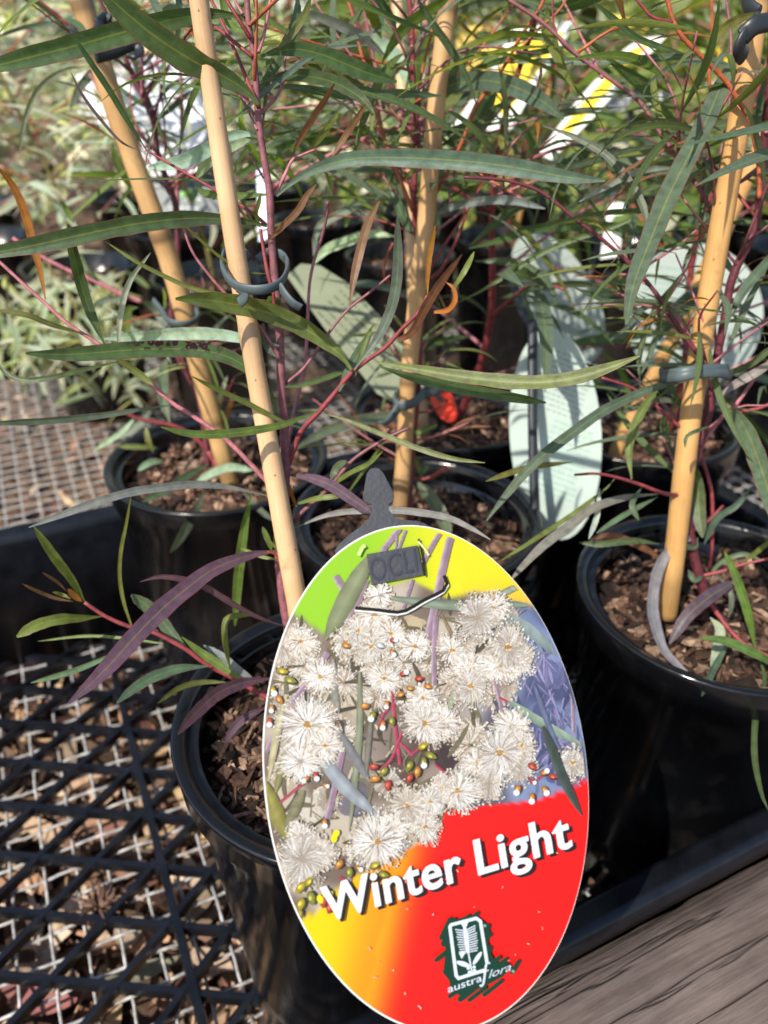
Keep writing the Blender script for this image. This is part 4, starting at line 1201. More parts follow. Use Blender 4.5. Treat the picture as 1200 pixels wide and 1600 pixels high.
# finer twigs and young leaves on the upper stems
def leaf_proto(seed, bend, wid, seg=8, mat_=None):
    r = np.random.default_rng(seed)
    t = np.linspace(0, 1, seg + 1)
    ang = bend * t ** 1.3
    dy = np.r_[0, np.cumsum(np.cos((ang[:-1] + ang[1:]) / 2))] / seg
    dz = -np.r_[0, np.cumsum(np.sin((ang[:-1] + ang[1:]) / 2))] / seg
    sway = r.normal(0, .05) * np.sin(t * 3)
    w = wid * np.interp(t, [0, .06, .3, .55, .85, 1], [.15, .35, .95, 1, .5, .04])
    v, uv = [], []
    for i in range(seg + 1):
        for a_ in (-.5, 0, .5):
            v.append((sway[i] + a_ * w[i], dy[i], dz[i] + abs(a_) * w[i] * .3))
            uv.append((t[i], a_ + .5))
    f = []
    for i in range(seg):
        q = 3 * i
        f += [(q, q + 1, q + 4, q + 3), (q + 1, q + 2, q + 5, q + 4)]
    me = bpy.data.meshes.new('leaf')
    me.from_pydata(v, [], f)
    ul = me.uv_layers.new(name='UVMap')
    idx = np.empty(len(me.loops), np.int32)
    me.loops.foreach_get('vertex_index', idx)
    ul.data.foreach_set('uv', np.asarray(uv, np.float32)[idx].ravel())
    me.polygons.foreach_set('use_smooth', np.ones(len(me.polygons), bool))
    me.materials.append(mat_ or M_LEAF_PLAIN)
    return me


PROTO_N = [leaf_proto(60 + i, b, .055, 8, M_LEAF) for i, b in enumerate((.2, .5, .9, 1.2))]


def dress(key, pts, n, seed, cols, tw=(.04, .09), Lr=(.045, .085), nl=5, away=0.0):
    r = np.random.default_rng(seed)
    w = spline([P(*q) for q in pts], 40)
    for i in range(n):
        b0 = w[r.integers(40)]
        a_ = r.uniform(0, 6.28)
        dv = np.array([math.cos(a_), math.sin(a_) * .8 + away, r.uniform(.2, 1.1)])
        dv /= np.linalg.norm(dv)
        L = r.uniform(*tw)
        side = r.normal(0, .25, 3)
        bp = spline([b0, b0 + (dv + side * .3) * L * .5, b0 + (dv + side) * L], 8)
        ob('branch', tube(bp, np.linspace(.0007, .00035, 8), 5), M_STEM, PLANTS[key], color=np.array(SC['rpopm'[r.integers(5)]]) * r.uniform(.8, 1.25))
        for j in range(nl):
            q = bp[min(7, int((j + 1.5) * 8 / (nl + 1)))]
            young = j >= nl - 2 and r.random() < .6
            s_ = r.uniform(*Lr) * (.6 if young else 1)
            yaw = math.atan2(dv[1], dv[0]) - math.pi / 2 + r.normal(0, .75)
            inst('leaf', PROTO_N[r.integers(4)], PLANTS[key], q, (r.normal(.25, .4), r.normal(0, .5), yaw), (s_ * r.uniform(.8, 1.2), s_, s_),
                 np.array(LC['noqy'[r.integers(4)] if young else cols[r.integers(len(cols))]]) * r.uniform(.85, 1.3))


dress('C', [(657, 440, .385), (652, 375, .375), (651, 225, .36), (645, 125, .35), (639, -20, .335)], 23, 501, 'gbgGyb', away=.25)
dress('D', [(1152, 415, .32), (1188, 300, .305), (1196, 190, .295), (1206, -20, .275)], 7, 502, 'gbbgd', away=.5)
dress('D', [(1073, 775, .353), (1105, 655, .345), (1122, 550, .335)], 9, 503, 'gbbg', tw=(.025, .06), Lr=(.03, .06), away=.5)
dress('D', [(900, 84, .305), (1037, 217, .308), (1122, 362, .315)], 10, 504, 'gbyb', tw=(.03, .06), away=.5)
dress('B', [(277, 400, .44), (262, 290, .425), (225, 155, .41), (180, 40, .395)], 12, 505, 'gbgdG', tw=(.03, .07), Lr=(.04, .07), away=.4)
dress('A', [(424, 380, .274), (406, 205, .258), (389, 40, .244)], 9, 506, 'gbdG', tw=(.03, .07), away=1.0)
dress('C', [(641, 760, .426), (650, 640, .416), (657, 520, .40)], 9, 507, 'Gqbn', tw=(.02, .045), Lr=(.02, .04), away=.2)
dress('B', [(322, 700, .49), (300, 600, .475), (270, 500, .455)], 9, 508, 'Ggbp', tw=(.03, .06), Lr=(.03, .05), away=.0)

dress('D', [(942, 375, .325), (1030, 465, .325), (1107, 572, .325)], 10, 509, 'gbyb', tw=(.025, .05), Lr=(.03, .055), away=.5)
dress('C', [(845, 330, .36), (790, 300, .365), (700, 320, .37)], 6, 510, 'gbGb', tw=(.03, .06), Lr=(.035, .07), away=.3)

# ------------------------------------------------------------------ plant clips
def clip(paths, d, r, mat_, label, loc_px):
    geos = []
    for pts in paths:
        dd = d if not isinstance(d, tuple) else None
        q = spline(pts, 28)
        p = np.array([P(*x) for x in q])
        geos.append(tube(p, r, 12, squash=(0.85, 1.9)))
    return tag(ob('plant_clip', merge(geos), mat_, loc=P(*loc_px)), label, 'plant clip')


d = .262
clip([[(352, 393, d + .006), (347, 412, d), (354, 432, d - .006), (370, 447, d - .01), (395, 453, d - .012), (420, 451, d - .012), (437, 443, d - .008), (447, 428, d), (449, 410, d + .006), (438, 397, d + .01), (420, 394, d + .01), (402, 407, d + .008)],
      [(352, 393, d + .006), (372, 388, d + .012), (388, 405, d + .009)],
      [(372, 449, d - .010), (382, 458, d - .010), (380, 468, d - .009), (374, 473, d - .008)], [(437, 447, d - .009), (447, 462, d - .010), (458, 474, d - .010), (470, 481, d - .009)]],
     d, .00095, M_CLIP, 'grey green plastic clip joining the front cane to its stem', (400, 440, d))
d = .445
clip([[(262, 478, d), (255, 492, d - .006), (268, 504, d - .012), (290, 507, d - .012), (308, 498, d - .006), (306, 486, d), (292, 482, d + .008)], [(240, 470, d), (252, 485, d - .004), (262, 502, d - .008), (258, 512, d - .008)]],
     d, .0013, M_CLIP, 'grey plastic clip low on the leaning left cane', (280, 490, d))
d = .375
clip([[(112, 38, d + .004), (114, 52, d - .006), (128, 60, d - .012), (150, 52, d - .012), (158, 36, d - .002)], [(150, 90, d - .012), (180, 82, d - .006), (210, 70, d), (218, 82, d), (205, 90, d - .004)], [(152, 38, d - .004), (165, 28, d), (172, 32, d)]],
     d, .0014, M_CLIP_BLACK, 'dark clip near the top of the leaning left cane', (150, 60, d))
d = .402
clip([[(622, 612, d), (617, 625, d - .004), (624, 634, d - .01), (640, 632, d - .01), (655, 622, d - .006), (665, 610, d)], [(624, 634, d - .01), (615, 648, d - .01), (604, 660, d - .006), (596, 660, d)], [(655, 622, d - .006), (668, 605, d), (676, 592, d), (668, 588, d + .004)], [(660, 618, d), (690, 606, d), (715, 599, d)]],
     d, .0014, M_CLIP, 'grey green clip on the knobbly middle cane beside the red tag', (640, 630, d))
d = .268
clip([[(1165, -8, d), (1171, 12, d - .002), (1184, 22, d - .004)], [(1184, 30, d - .004), (1172, 45, d - .006), (1160, 62, d - .006), (1155, 78, d - .004), (1162, 88, d)], [(1160, 58, d - .006), (1180, 40, d - .008), (1210, 33, d - .006)]],
     d, .0016, M_CLIP_BLACK, 'dark curled clip at the top of the thick right cane', (1175, 40, d))
d = .322
clip([[(1036, 586, d - .004), (1060, 582, d - .014), (1090, 578, d - .016), (1118, 576, d - .012), (1136, 576, d)], [(1033, 592, d - .004), (1060, 589, d - .014), (1090, 584, d - .016), (1120, 583, d - .012), (1141, 585, d)], [(1036, 586, d - .004), (1034, 578, d + .004), (1060, 574, d + .012)]],
     d, .00105, M_CLIP, 'blue grey band tying the thick right cane to the red stem', (1090, 580, d))

# ------------------------------------------------------------------ the Winter Light tag
TC = (664.985, 1217.02)
AX = np.array([0.10727, 0.99423])     # long axis in the photo
EA, EB = 397.84, 252.88
ptop, pbot = P(645, 823, .2125), P(697, 1612, .1945)
t_up = norm(ptop - pbot)
t_n = norm(np.cross(np.array([1.0, 0.04, 0.0]), t_up))
if t_n[1] > 0:
    t_n = -t_n
t0 = (ptop + pbot) / 2


def T(x, y, lift=0.0):
    """Photo point on the plane of the tag, raised towards the viewer by lift."""
    dr = P(x, y, 1.0) - CAMP
    s_ = np.dot(t0 + t_n * lift - CAMP, t_n) / np.dot(dr, t_n)
    return CAMP + dr * s_


def ell(k, n=160):
    a = np.linspace(0, 2 * np.pi, n, endpoint=False)
    bx = np.array([AX[1], -AX[0]])
    return np.array([np.array(TC) + AX * EA * k * math.cos(q) + bx * EB * k * math.sin(q) for q in a])


ptag = thing('plant_tag', 'oval Winter Light plant tag printed with white blossom over yellow and red', 'plant tag', T(*TC))
poly = np.array([T(x, y) for x, y in ell(1.0)])
ob('card', plate(poly[::-1], -t_n * 0.0006), M_CARD, ptag, smooth=False)


def lerp(a, b, t):
    return np.asarray(a) * (1 - t) + np.asarray(b) * t


def sstep(t):
    t = min(max(t, 0), 1)
    return t * t * (3 - 2 * t)


BOT = np.array([(405, 1330), (440, 1400), (470, 1440), (505, 1415), (545, 1372), (590, 1356), (650, 1320), (688, 1288), (697, 1268), (760, 1258), (830, 1252), (880, 1236), (930, 1210)], float)
TOPL = np.array([(430, 940), (470, 965), (505, 990), (540, 960), (580, 925), (640, 905), (700, 935), (750, 925), (800, 940), (860, 952), (920, 960)], float)
rn = np.random.default_rng(5)
WAV = [(rn.uniform(.01, .06), rn.uniform(.01, .06), rn.uniform(0, 6.28), rn.uniform(.4, 1)) for _ in range(14)]


def fld(x, y):
    return sum(a * math.sin(x * fx * (1 if i % 2 else -1) + y * fy + ph) for i, (fx, fy, ph, a) in enumerate(WAV)) / 5


def print_col(x, y):
    yb, yt = np.interp(x, BOT[:, 0], BOT[:, 1]), np.interp(x, TOPL[:, 0], TOPL[:, 1])
    # lower gradient
    s = sstep((x - 480 + (y - 1420) * 0.22) / 235)
    low = lerp((250, 212, 0), (249, 152, 16), sstep(s * 1.9)) if s < 0.53 else lerp((249, 160, 18), (246, 26, 20), sstep((s - 0.53) / 0.40))
    # upper gradient
    k = (x - 555) / 150
    up = lerp((148, 205, 28), (226, 222, 32), sstep(k)) if x < 720 else lerp((232, 220, 32), (246, 186, 70), sstep((y - 880) / 90 + (x - 800) / 400))
    # photo
    f = fld(x, y)
    left = lerp((196, 184, 166), (120, 104, 92), sstep(0.5 + f * 1.1))
    right = lerp((128, 144, 182), (74, 82, 118), sstep(0.5 + f * 1.1))
    ph = lerp(left, right, sstep((x - 690) / 150))
    mid = sstep(1 - abs(x - 640) / 150) * sstep(1 - abs(y - 1160) / 130)
    ph = lerp(ph, (84, 66, 64), mid * 0.65)
    c = ph
    c = lerp(up, c, sstep((y - yt) / 10 + 0.5))
    c = lerp(c, low, sstep((y - yb) / 5 + 0.5))
    return ink_rgb(*np.clip(c, 0, 255))


V, F, C = [], [], []
NR, NS = 96, 220
a = np.linspace(0, 2 * np.pi, NS, endpoint=False)
bx = np.array([AX[1], -AX[0]])
for j in range(NR + 1):
    kk = 0.9945 * j / NR
    for q in a:
        x, y = np.array(TC) + AX * EA * kk * math.cos(q) + bx * EB * kk * math.sin(q) + np.array([1.0, -0.3])
        V.append(T(x, y, 0.00003))
        C.append(print_col(x, y))
for j in range(NR):
    for i in range(NS):
        i2 = (i + 1) % NS
        F.append((j * NS + i, j * NS + i2, (j + 1) * NS + i2, (j + 1) * NS + i))
ob('printed_ground', (np.array(V), F, None, np.array(C)), M_PRINT, ptag)

# printed picture: twigs, leaves, buds and blossom, each a thin layer of ink over the last
ink = []
lay = [0.00005]


def inside(x, y, k=0.985):
    dx = np.array([x, y]) - np.array(TC)
    return (np.dot(dx, AX) / (EA * k)) ** 2 + (np.dot(dx, bx) / (EB * k)) ** 2 < 1


def pull(x, y):
    if inside(x, y):
        return x, y
    dx = np.array([x, y]) - np.array(TC)
    s_ = math.sqrt((np.dot(dx, AX) / EA) ** 2 + (np.dot(dx, bx) / EB) ** 2)
    q = np.array(TC) + dx / s_ * 0.984
    return q[0], q[1]


def up(d_=6e-8):
    lay[0] += d_
    return lay[0]


def ink_poly(pts, c, sink=None):
    z = up(4e-7)
    v = np.array([T(*pull(x, y), z) for x, y in pts])
    (sink if sink is not None else ink).append((v, [tuple(range(len(v)))], None, ink_rgb(*c)))


def ink_strip(pts, w, c, c2=None, taper=True, sink=None, mid=None):
    p = spline(pts, 14)
    z = up(4e-7)
    t = np.linspace(0, 1, len(p))
    tg = norm(np.gradient(p, axis=0))
    n = np.column_stack([-tg[:, 1], tg[:, 0]])
    pr = np.interp(t, [0, .2, .5, .8, 1], [.35, .85, 1, .75, .12]) if taper else np.ones(len(p))
    v, cc = [], []
    for i in range(len(p)):
        for s_ in (-.5, 0, .5):
            q = p[i] + n[i] * w * pr[i] * s_
            v.append(T(*pull(*q), z))
            col = c if s_ <= 0 or c2 is None else c2
            if s_ == 0 and mid:
                col = mid
            cc.append(ink_rgb(*np.clip(np.asarray(col) * rn.uniform(.9, 1.1), 0, 255)))
    f = []
    for i in range(len(p) - 1):
        f += [(3 * i, 3 * i + 1, 3 * i + 4, 3 * i + 3), (3 * i + 1, 3 * i + 2, 3 * i + 5, 3 * i + 4)]
    (sink if sink is not None else ink).append((np.array(v), f, None, np.array(cc)))


def ink_disc(x, y, rx, ry, rot, c, sink=None, n=12, c2=None):
    z = up(4e-7)
    cr, sr = math.cos(rot), math.sin(rot)
    v = [T(*pull(x, y), z)]
    cc = [ink_rgb(*(c2 or c))]
    for i in range(n):
        a_ = 2 * math.pi * i / n
        ex, ey = rx * math.cos(a_), ry * math.sin(a_)
        v.append(T(*pull(x + ex * cr - ey * sr, y + ex * sr + ey * cr), z))
        cc.append(ink_rgb(*c))
    (sink if sink is not None else ink).append((np.array(v), [(0, 1 + i, 1 + (i + 1) % n) for i in range(n)], None, np.array(cc)))


def flower(x, y, r_, nst=150, warm=0.0, core=True):
    r_ = r_ * .86
    sq, so = rn.uniform(.72, 1.0), rn.uniform(0, 3.14)

    def E(rad, ang):
        a, b = rad * math.cos(ang), rad * math.sin(ang) * sq
        return x + a * math.cos(so) - b * math.sin(so), y + a * math.sin(so) + b * math.cos(so)
    n = 26
    z = up(4e-7)
    v, cc = [T(*pull(x, y), z)], [ink_rgb(*lerp((168, 158, 146), (144, 120, 94), warm))]
    for i in range(n):
        a_ = 2 * math.pi * i / n
        k = r_ * rn.uniform(.62, .86)
        v.append(T(*pull(*E(k, a_)), z))
        cc.append(ink_rgb(*lerp((176, 168, 158), (120, 104, 92), rn.random() * .9 * (.6 + .4 * math.sin(a_)))))
    ink.append((np.array(v), [(0, 1 + i, 1 + (i + 1) % n) for i in range(n)], None, np.array(cc)))
    V_, F_, C_ = [], [], []
    for i in range(nst):
        a_ = rn.uniform(0, 6.2832)
        ra, rb = r_ * rn.uniform(.10, .55), r_ * rn.uniform(.62, 1.10)
        bend = rn.normal(0, .22)
        w = rn.uniform(.3, .75)
        z = up(3e-8)
        m = (ra + rb) / 2
        c = lerp((214, 213, 210), (255, 255, 255), rn.random())
        q = rn.random()
        if q < 0.20:
            c = lerp((170, 152, 128), (214, 200, 176), rn.random())
        elif q < .27:
            c = (120, 92, 72)
        c = lerp(c, (214, 188, 146), warm * .35)
        b = len(V_)
        for (rad, ang, ww) in ((ra, a_, w * .8), (m, a_ + bend * .5, w), (rb, a_ + bend, w * .6)):
            px, py = E(rad, ang)
            nx, ny = -math.sin(ang) * ww, math.cos(ang) * ww
            V_ += [T(*pull(px - nx, py - ny), z), T(*pull(px + nx, py + ny), z)]
            C_ += [ink_rgb(*c)] * 2
        F_ += [(b, b + 1, b + 3, b + 2), (b + 2, b + 3, b + 5, b + 4)]
        if rn.random() < .5:
            px, py = E(rb, a_ + bend)
            b = len(V_)
            z = up(3e-8)
            e_ = rn.uniform(.9, 1.5)
            V_ += [T(*pull(px + dx * e_, py + dy * e_), z) for dx, dy in ((-1, -1), (1, -1), (1, 1), (-1, 1))]
            C_ += [ink_rgb(*(lerp((246, 244, 238), (180, 156, 124), rn.random())))] * 4
            F_.append((b, b + 1, b + 2, b + 3))
    ink.append((np.array(V_), F_, None, np.array(C_)))
    if core:
        k = max(4, r_ * .12)
        ink_disc(x, y, k, k * .9, 0, (150, 100, 50), c2=(120, 78, 40))
        ink_disc(x, y, k * .72, k * .66, 0, tuple(lerp((206, 158, 84), (170, 140, 90), rn.random())), c2=tuple(lerp((140, 92, 44), (188, 150, 90), rn.random())))
        for i in range(9):
            a_ = rn.uniform(0, 6.28)
            ink_disc(x + k * math.cos(a_), y + k * math.sin(a_), 1.6, 1.6, 0, (232, 214, 180), n=5)


def bud(x, y, ang, c, cap=None, s_=1.0):
    dx, dy = math.cos(ang), math.sin(ang)
    s_ = s_ * .76
    ink_disc(x + 1, y + 1, 11.5 * s_, 7.6 * s_, ang, tuple(np.array(c) * .45))
    ink_disc(x, y, 10.5 * s_, 6.6 * s_, ang, tuple(np.array(c) * .68), c2=tuple(np.clip(np.array(c) * 1.15, 0, 255)))
    ink_poly([(x + dx * 7 * s_ - dy * 5 * s_, y + dy * 7 * s_ + dx * 5 * s_), (x + dx * 15 * s_, y + dy * 15 * s_), (x + dx * 7 * s_ + dy * 5 * s_, y + dy * 7 * s_ - dx * 5 * s_)], tuple(np.array(c) * .88))
    ink_disc(x - dy * 2 * s_ + dx, y + dx * 2 * s_ + dy, 4 * s_, 2 * s_, ang, tuple(np.clip(np.array(c) * 1.3 + 25, 0, 255)), n=7)
    if cap:
        ink_disc(x + dx * 9 * s_, y + dy * 9 * s_, 7 * s_, 7.5 * s_, ang, cap, c2=(255, 255, 255))


# soft far blossom and shade
for (x, y, r_, c) in [(560, 1090, 70, (190, 176, 156)), (470, 1190, 60, (206, 196, 180)), (500, 1260, 50, (214, 206, 192)), (600, 1040, 50, (184, 168, 146)), (440, 1230, 30, (196, 180, 160)), (640, 985, 36, (188, 170, 140)),
                      (540, 1200, 40, (140, 128, 122)), (620, 1215, 50, (92, 72, 66)), (700, 1180, 40, (74, 60, 62)), (560, 1250, 40, (110, 104, 112)), (860, 1060, 40, (92, 98, 136)), (850, 1130, 46, (84, 92, 132)), (870, 1200, 36, (96, 104, 146))]:
    for i in range(10):
        a_ = rn.uniform(0, 6.28)
        ink_disc(x + r_ * .5 * math.cos(a_) * rn.random(), y + r_ * .5 * math.sin(a_) * rn.random(), r_ * rn.uniform(.25, .5), r_ * rn.uniform(.25, .45), rn.uniform(0, 3), tuple(np.clip(np.array(c) * rn.uniform(.88, 1.12), 0, 255)))
for i in range(170):   # fine stalks in the blue distance
    x, y = rn.uniform(800, 905), rn.uniform(985, 1190)
    ink_strip([(x, y), (x + rn.normal(0, 18), y + rn.uniform(15, 45))], rn.uniform(1, 5), lerp(lerp((70, 78, 112), (160, 158, 196), rn.random()), (150, 120, 176), .35 * rn.random()))
for i in range(70):
    x, y = rn.uniform(425, 640), rn.uniform(1010, 1330)
    ink_strip([(x, y), (x + rn.normal(0, 15), y + rn.uniform(10, 40))], rn.uniform(1.5, 4), lerp((104, 92, 76), (214, 200, 176), rn.random()), taper=False)
for i in range(150):
    x, y = rn.uniform(420, 905), rn.uniform(960, 1340)
    if not inside(x, y, .95) or y > np.interp(x, BOT[:, 0], BOT[:, 1]) - 25 or y < np.interp(x, TOPL[:, 0], TOPL[:, 1]) + 25:
        continue
    if x < 800 and rn.random() < (.22 if abs(x - 640) < 90 and abs(y - 1160) < 90 else .6):
        flower(x, y, rn.uniform(20, 36), int(rn.uniform(60, 130)), warm=rn.uniform(.4, 1.0), core=False)
    L, a_ = rn.uniform(25, 70), rn.uniform(0, 6.28)
    k_ = sstep((x - 720) / 120)
    ink_strip([(x, y), (x + L * .5 * math.cos(a_) + rn.normal(0, 5), y + L * .5 * math.sin(a_)), (x + L * math.cos(a_), y + L * math.sin(a_))], rn.uniform(3, 9),
              lerp(lerp((70, 62, 50), (128, 122, 92), rn.random()), lerp((66, 72, 108), (126, 134, 168), rn.random()), k_))
TW, TW2 = (148, 122, 138), (190, 170, 190)
for (pts, w) in [([(626, 824), (610, 845), (597, 862)], 9), ([(634, 828), (622, 860)], 5), ([(620, 838), (618, 862)], 4), ([(690, 828), (676, 852), (661, 880)], 8), ([(705, 834), (694, 880), (682, 935), (668, 1000)], 12), ([(524, 900), (552, 945)], 11),
                 ([(573, 905), (560, 940), (540, 975)], 10), ([(681, 963), (678, 1020), (679, 1075)], 8), ([(512, 1020), (490, 1055), (458, 1097), (430, 1150), (414, 1175)], 10), ([(535, 1173), (524, 1225), (512, 1280)], 10),
                 ([(767, 1047), (780, 1090), (787, 1137)], 6), ([(893, 1070), (896, 1145)], 5), ([(552, 940), (545, 985), (530, 1010)], 7), ([(645, 905), (637, 930), (630, 950)], 6), ([(548, 1350), (546, 1380)], 7)]:
    ink_strip(pts, w, TW, TW2, taper=False)
PK = (168, 60, 84)
for (pts, w) in [([(611, 1052), (616, 1120), (625, 1195)], 5), ([(628, 1145), (612, 1185), (594, 1203)], 4), ([(616, 1100), (600, 1115), (592, 1135)], 4), ([(611, 1085), (590, 1068)], 4), ([(625, 1160), (645, 1180)], 4), ([(780, 1090), (800, 1100)], 4), ([(818, 1205), (832, 1222), (850, 1210)], 4),
                 ([(430, 1260), (460, 1235), (480, 1220)], 4), ([(680, 1195), (705, 1215)], 4), ([(560, 1395), (530, 1370)], 5), ([(640, 1180), (660, 1165)], 4)]:
    ink_strip(pts, w, PK, (196, 90, 110), taper=False)
G1, G2 = (100, 104, 82), (126, 132, 108)
for (pts, w, c, c2) in [([(577, 872), (548, 925), (508, 1000)], 32, (98, 106, 70), (120, 128, 96)), ([(612, 934), (680, 944), (750, 946), (845, 944)], 17, (96, 108, 88), (120, 132, 116)), ([(770, 935), (800, 920), (822, 912)], 11, (120, 134, 110), (140, 150, 130)), ([(770, 955), (820, 980), (872, 1024)], 20, (140, 152, 150), (118, 132, 132)),
                        ([(722, 1060), (712, 1085), (698, 1112)], 14, (122, 130, 100), (150, 156, 130)), ([(794, 1095), (850, 1132), (914, 1166)], 15, (152, 170, 150), (118, 138, 122)), ([(562, 1050), (561, 1150), (546, 1300)], 12, G1, G2),
                        ([(496, 1172), (535, 1225), (590, 1275)], 24, (118, 124, 128), (142, 148, 154)), ([(520, 1030), (522, 1080), (530, 1115)], 15, (116, 112, 104), (134, 130, 120)), ([(528, 1140), (552, 1180), (578, 1222)], 16, (98, 98, 98), (120, 120, 122)), ([(447, 1085), (432, 1150), (420, 1220)], 13, (150, 140, 104), (172, 164, 130)),
                        ([(447, 1172), (440, 1200), (430, 1240)], 13, (108, 104, 62), (128, 124, 84)), ([(413, 1222), (430, 1268), (454, 1315)], 28, (104, 100, 40), (134, 128, 66)), ([(474, 1235), (462, 1262), (446, 1300)], 18, (100, 96, 66), (120, 116, 90)), ([(835, 1070), (860, 1140), (880, 1180)], 10, (76, 84, 112), (96, 104, 132)),
                        ([(640, 1080), (672, 1095), (690, 1105)], 6, (130, 128, 88), (150, 148, 100)), ([(690, 960), (710, 1000), (728, 1030)], 6, (112, 96, 70), (130, 114, 90)), ([(580, 1120), (575, 1170), (572, 1215)], 10, (92, 88, 78), (112, 108, 98))]:
    ink_strip(pts, w, c, c2, mid=tuple(np.clip(np.array(c2) * 1.15, 0, 255)))
for (x, y, r_) in [(440, 1009, 46), (470, 1002, 36), (500, 1058, 32), (470, 1190, 44), (480, 1132, 58), (508, 1165, 34), (580, 1010, 40), (540, 1003, 30), (611, 990, 32), (648, 1010, 30), (585, 960, 34), (593, 930, 26), (560, 985, 30), (600, 1060, 34),
                   (706, 1016, 32), (660, 1090, 32), (690, 1125, 42), (664, 1130, 50), (735, 1046, 36), (735, 1072, 46), (800, 1135, 38), (815, 1165, 36), (745, 1190, 34), (765, 1222, 42), (812, 1200, 34), (781, 1176, 56), (805, 1030, 44), (782, 1040, 44), (794, 1011, 50),
                   (770, 950, 34), (746, 965, 46), (715, 1236, 44), (690, 1232, 30), (895, 1192, 34), (664, 1292, 36), (672, 1252, 32), (616, 1295, 34), (636, 1258, 40), (582, 1298, 30), (590, 1315, 54), (470, 1305, 30), (503, 1332, 34), (472, 1342, 58)]:
    flower(x, y, r_, int(90 + r_ * 4.2), warm=rn.uniform(0, .55) if x < 640 else rn.uniform(0, .3), core=rn.random() < .8)
YB, OB, RB, GB = (188, 168, 52), (206, 138, 66), (192, 80, 62), (146, 146, 62)
WH = (222, 226, 226)
for (x, y, a_, c, cap, s_) in [(440, 1048, .2, YB, None, 1.0), (452, 1062, .3, GB, None, 1.1), (426, 1078, 1.2, YB, WH, .9), (436, 1092, 1.0, OB, None, .9), (424, 1106, 1.6, OB, WH, .7), (421, 1127, 1.6, RB, WH, .8), (570, 1103, 2.9, OB, None, .9), (582, 1118, 2.0, GB, WH, .9), (598, 1132, 1.6, OB, WH, .8),
                               (612, 1126, 1.4, GB, None, .9), (604, 1100, 1.7, OB, WH, .7), (625, 1085, -.3, OB, None, .8), (630, 1052, -.4, RB, WH, .8), (654, 1060, -.2, RB, None, .8), (668, 1072, .3, OB, None, .8), (640, 1075, .2, OB, None, .7), (640, 1196, 2.0, GB, None, 1.0), (652, 1205, 1.7, OB, None, 1.0), (662, 1190, 1.5, GB, WH, .9),
                               (672, 1180, .4, GB, None, 1.1), (660, 1166, -.5, YB, None, 1.0), (640, 1215, 2.0, RB, None, .9), (606, 1226, 1.7, RB, None, 1.0), (586, 1217, 2.9, OB, None, 1.0), (584, 1198, 3.0, RB, None, .9), (600, 1205, 2.2, GB, None, 1.0), (831, 1197, .6, RB, None, .9), (832, 1221, .5, RB, WH, .6), (809, 1233, 1.9, OB, WH, .9), (831, 1246, 1.6, OB, WH, .9),
                               (851, 1234, 1.0, OB, WH, .9), (850, 1207, -.5, OB, WH, .8), (863, 1213, .2, RB, None, .8), (478, 1217, 2.4, OB, WH, .7), (493, 1212, 1.2, RB, WH, .8), (508, 1227, .4, OB, WH, .6), (507, 1285, 1.5, OB, WH, .8), (614, 1000, 0, RB, WH, .7), (613, 1019, 1.0, OB, WH, .7), (593, 1008, .4, WH, None, .8), (540, 1008, .3, OB, None, .8), (470, 1386, 2.2, YB, None, 1.2), (486, 1402, 1.3, GB, None, 1.3),
                               (505, 1408, 1.6, RB, None, 1.1), (470, 1412, 1.9, YB, None, 1.2), (482, 1378, -1.0, YB, None, 1.0), (585, 1352, -.5, YB, None, 1.0), (598, 1366, .3, GB, None, 1.0), (530, 1350, 2.2, OB, None, 1.0), (546, 1362, 1.5, GB, None, 1.0), (560, 1356, .6, OB, WH, .7), (468, 1428, 1.7, YB, None, .9), (515, 1418, 1.8, RB, None, 1.0)]:
    bud(x, y, a_, c, cap, s_)
ink_strip([(848, 1135), (866, 1180), (884, 1225), (909, 1274)], 17, (62, 72, 66), (84, 94, 90))
for (x, y) in [(522, 1310), (525, 1303), (515, 1398), (500, 1405), (508, 1396)]:
    ink_disc(x, y, 7, 5, rn.uniform(0, 3), (240, 226, 20))
g = merge(ink)
ob('printed_picture', g, M_PRINT, ptag, smooth=False)
# scuffs on the red
scuff = []
for i in range(34):
    x, y = rn.uniform(560, 890), rn.uniform(1330, 1580)
    if not inside(x, y, .93):
        continue
    a_ = rn.uniform(0, 3.1)
    L = rn.uniform(1.5, 7)
    ink_strip([(x, y), (x + L * .5 * math.cos(a_) + 1, y + L * .5 * math.sin(a_)), (x + L * math.cos(a_), y + L * math.sin(a_))], rn.uniform(.8, 1.8), lerp((250, 130, 110), (255, 226, 210), rn.random()), taper=False, sink=scuff)
ob('scuff_marks', merge(scuff), M_PRINT, ptag, smooth=False)


def text2d(body, offset=0.0, shear=0.0, spacing=1.0):
    cu = bpy.data.curves.new('lettering', 'FONT')
    cu.body = body
    cu.offset = offset
    cu.shear = shear
    cu.space_character = spacing
    cu.resolution_u = 6
    o = bpy.data.objects.new('lettering', cu)
    COL.objects.link(o)
    dg = bpy.context.evaluated_depsgraph_get()
    me = bpy.data.meshes.new_from_object(o.evaluated_get(dg))
    v = np.array([q.co[:2] for q in me.vertices])
    f = [tuple(p.vertices) for p in me.polygons]
    bpy.data.objects.remove(o)
    bpy.data.curves.remove(cu)
    bpy.data.meshes.remove(me)
    return v, f


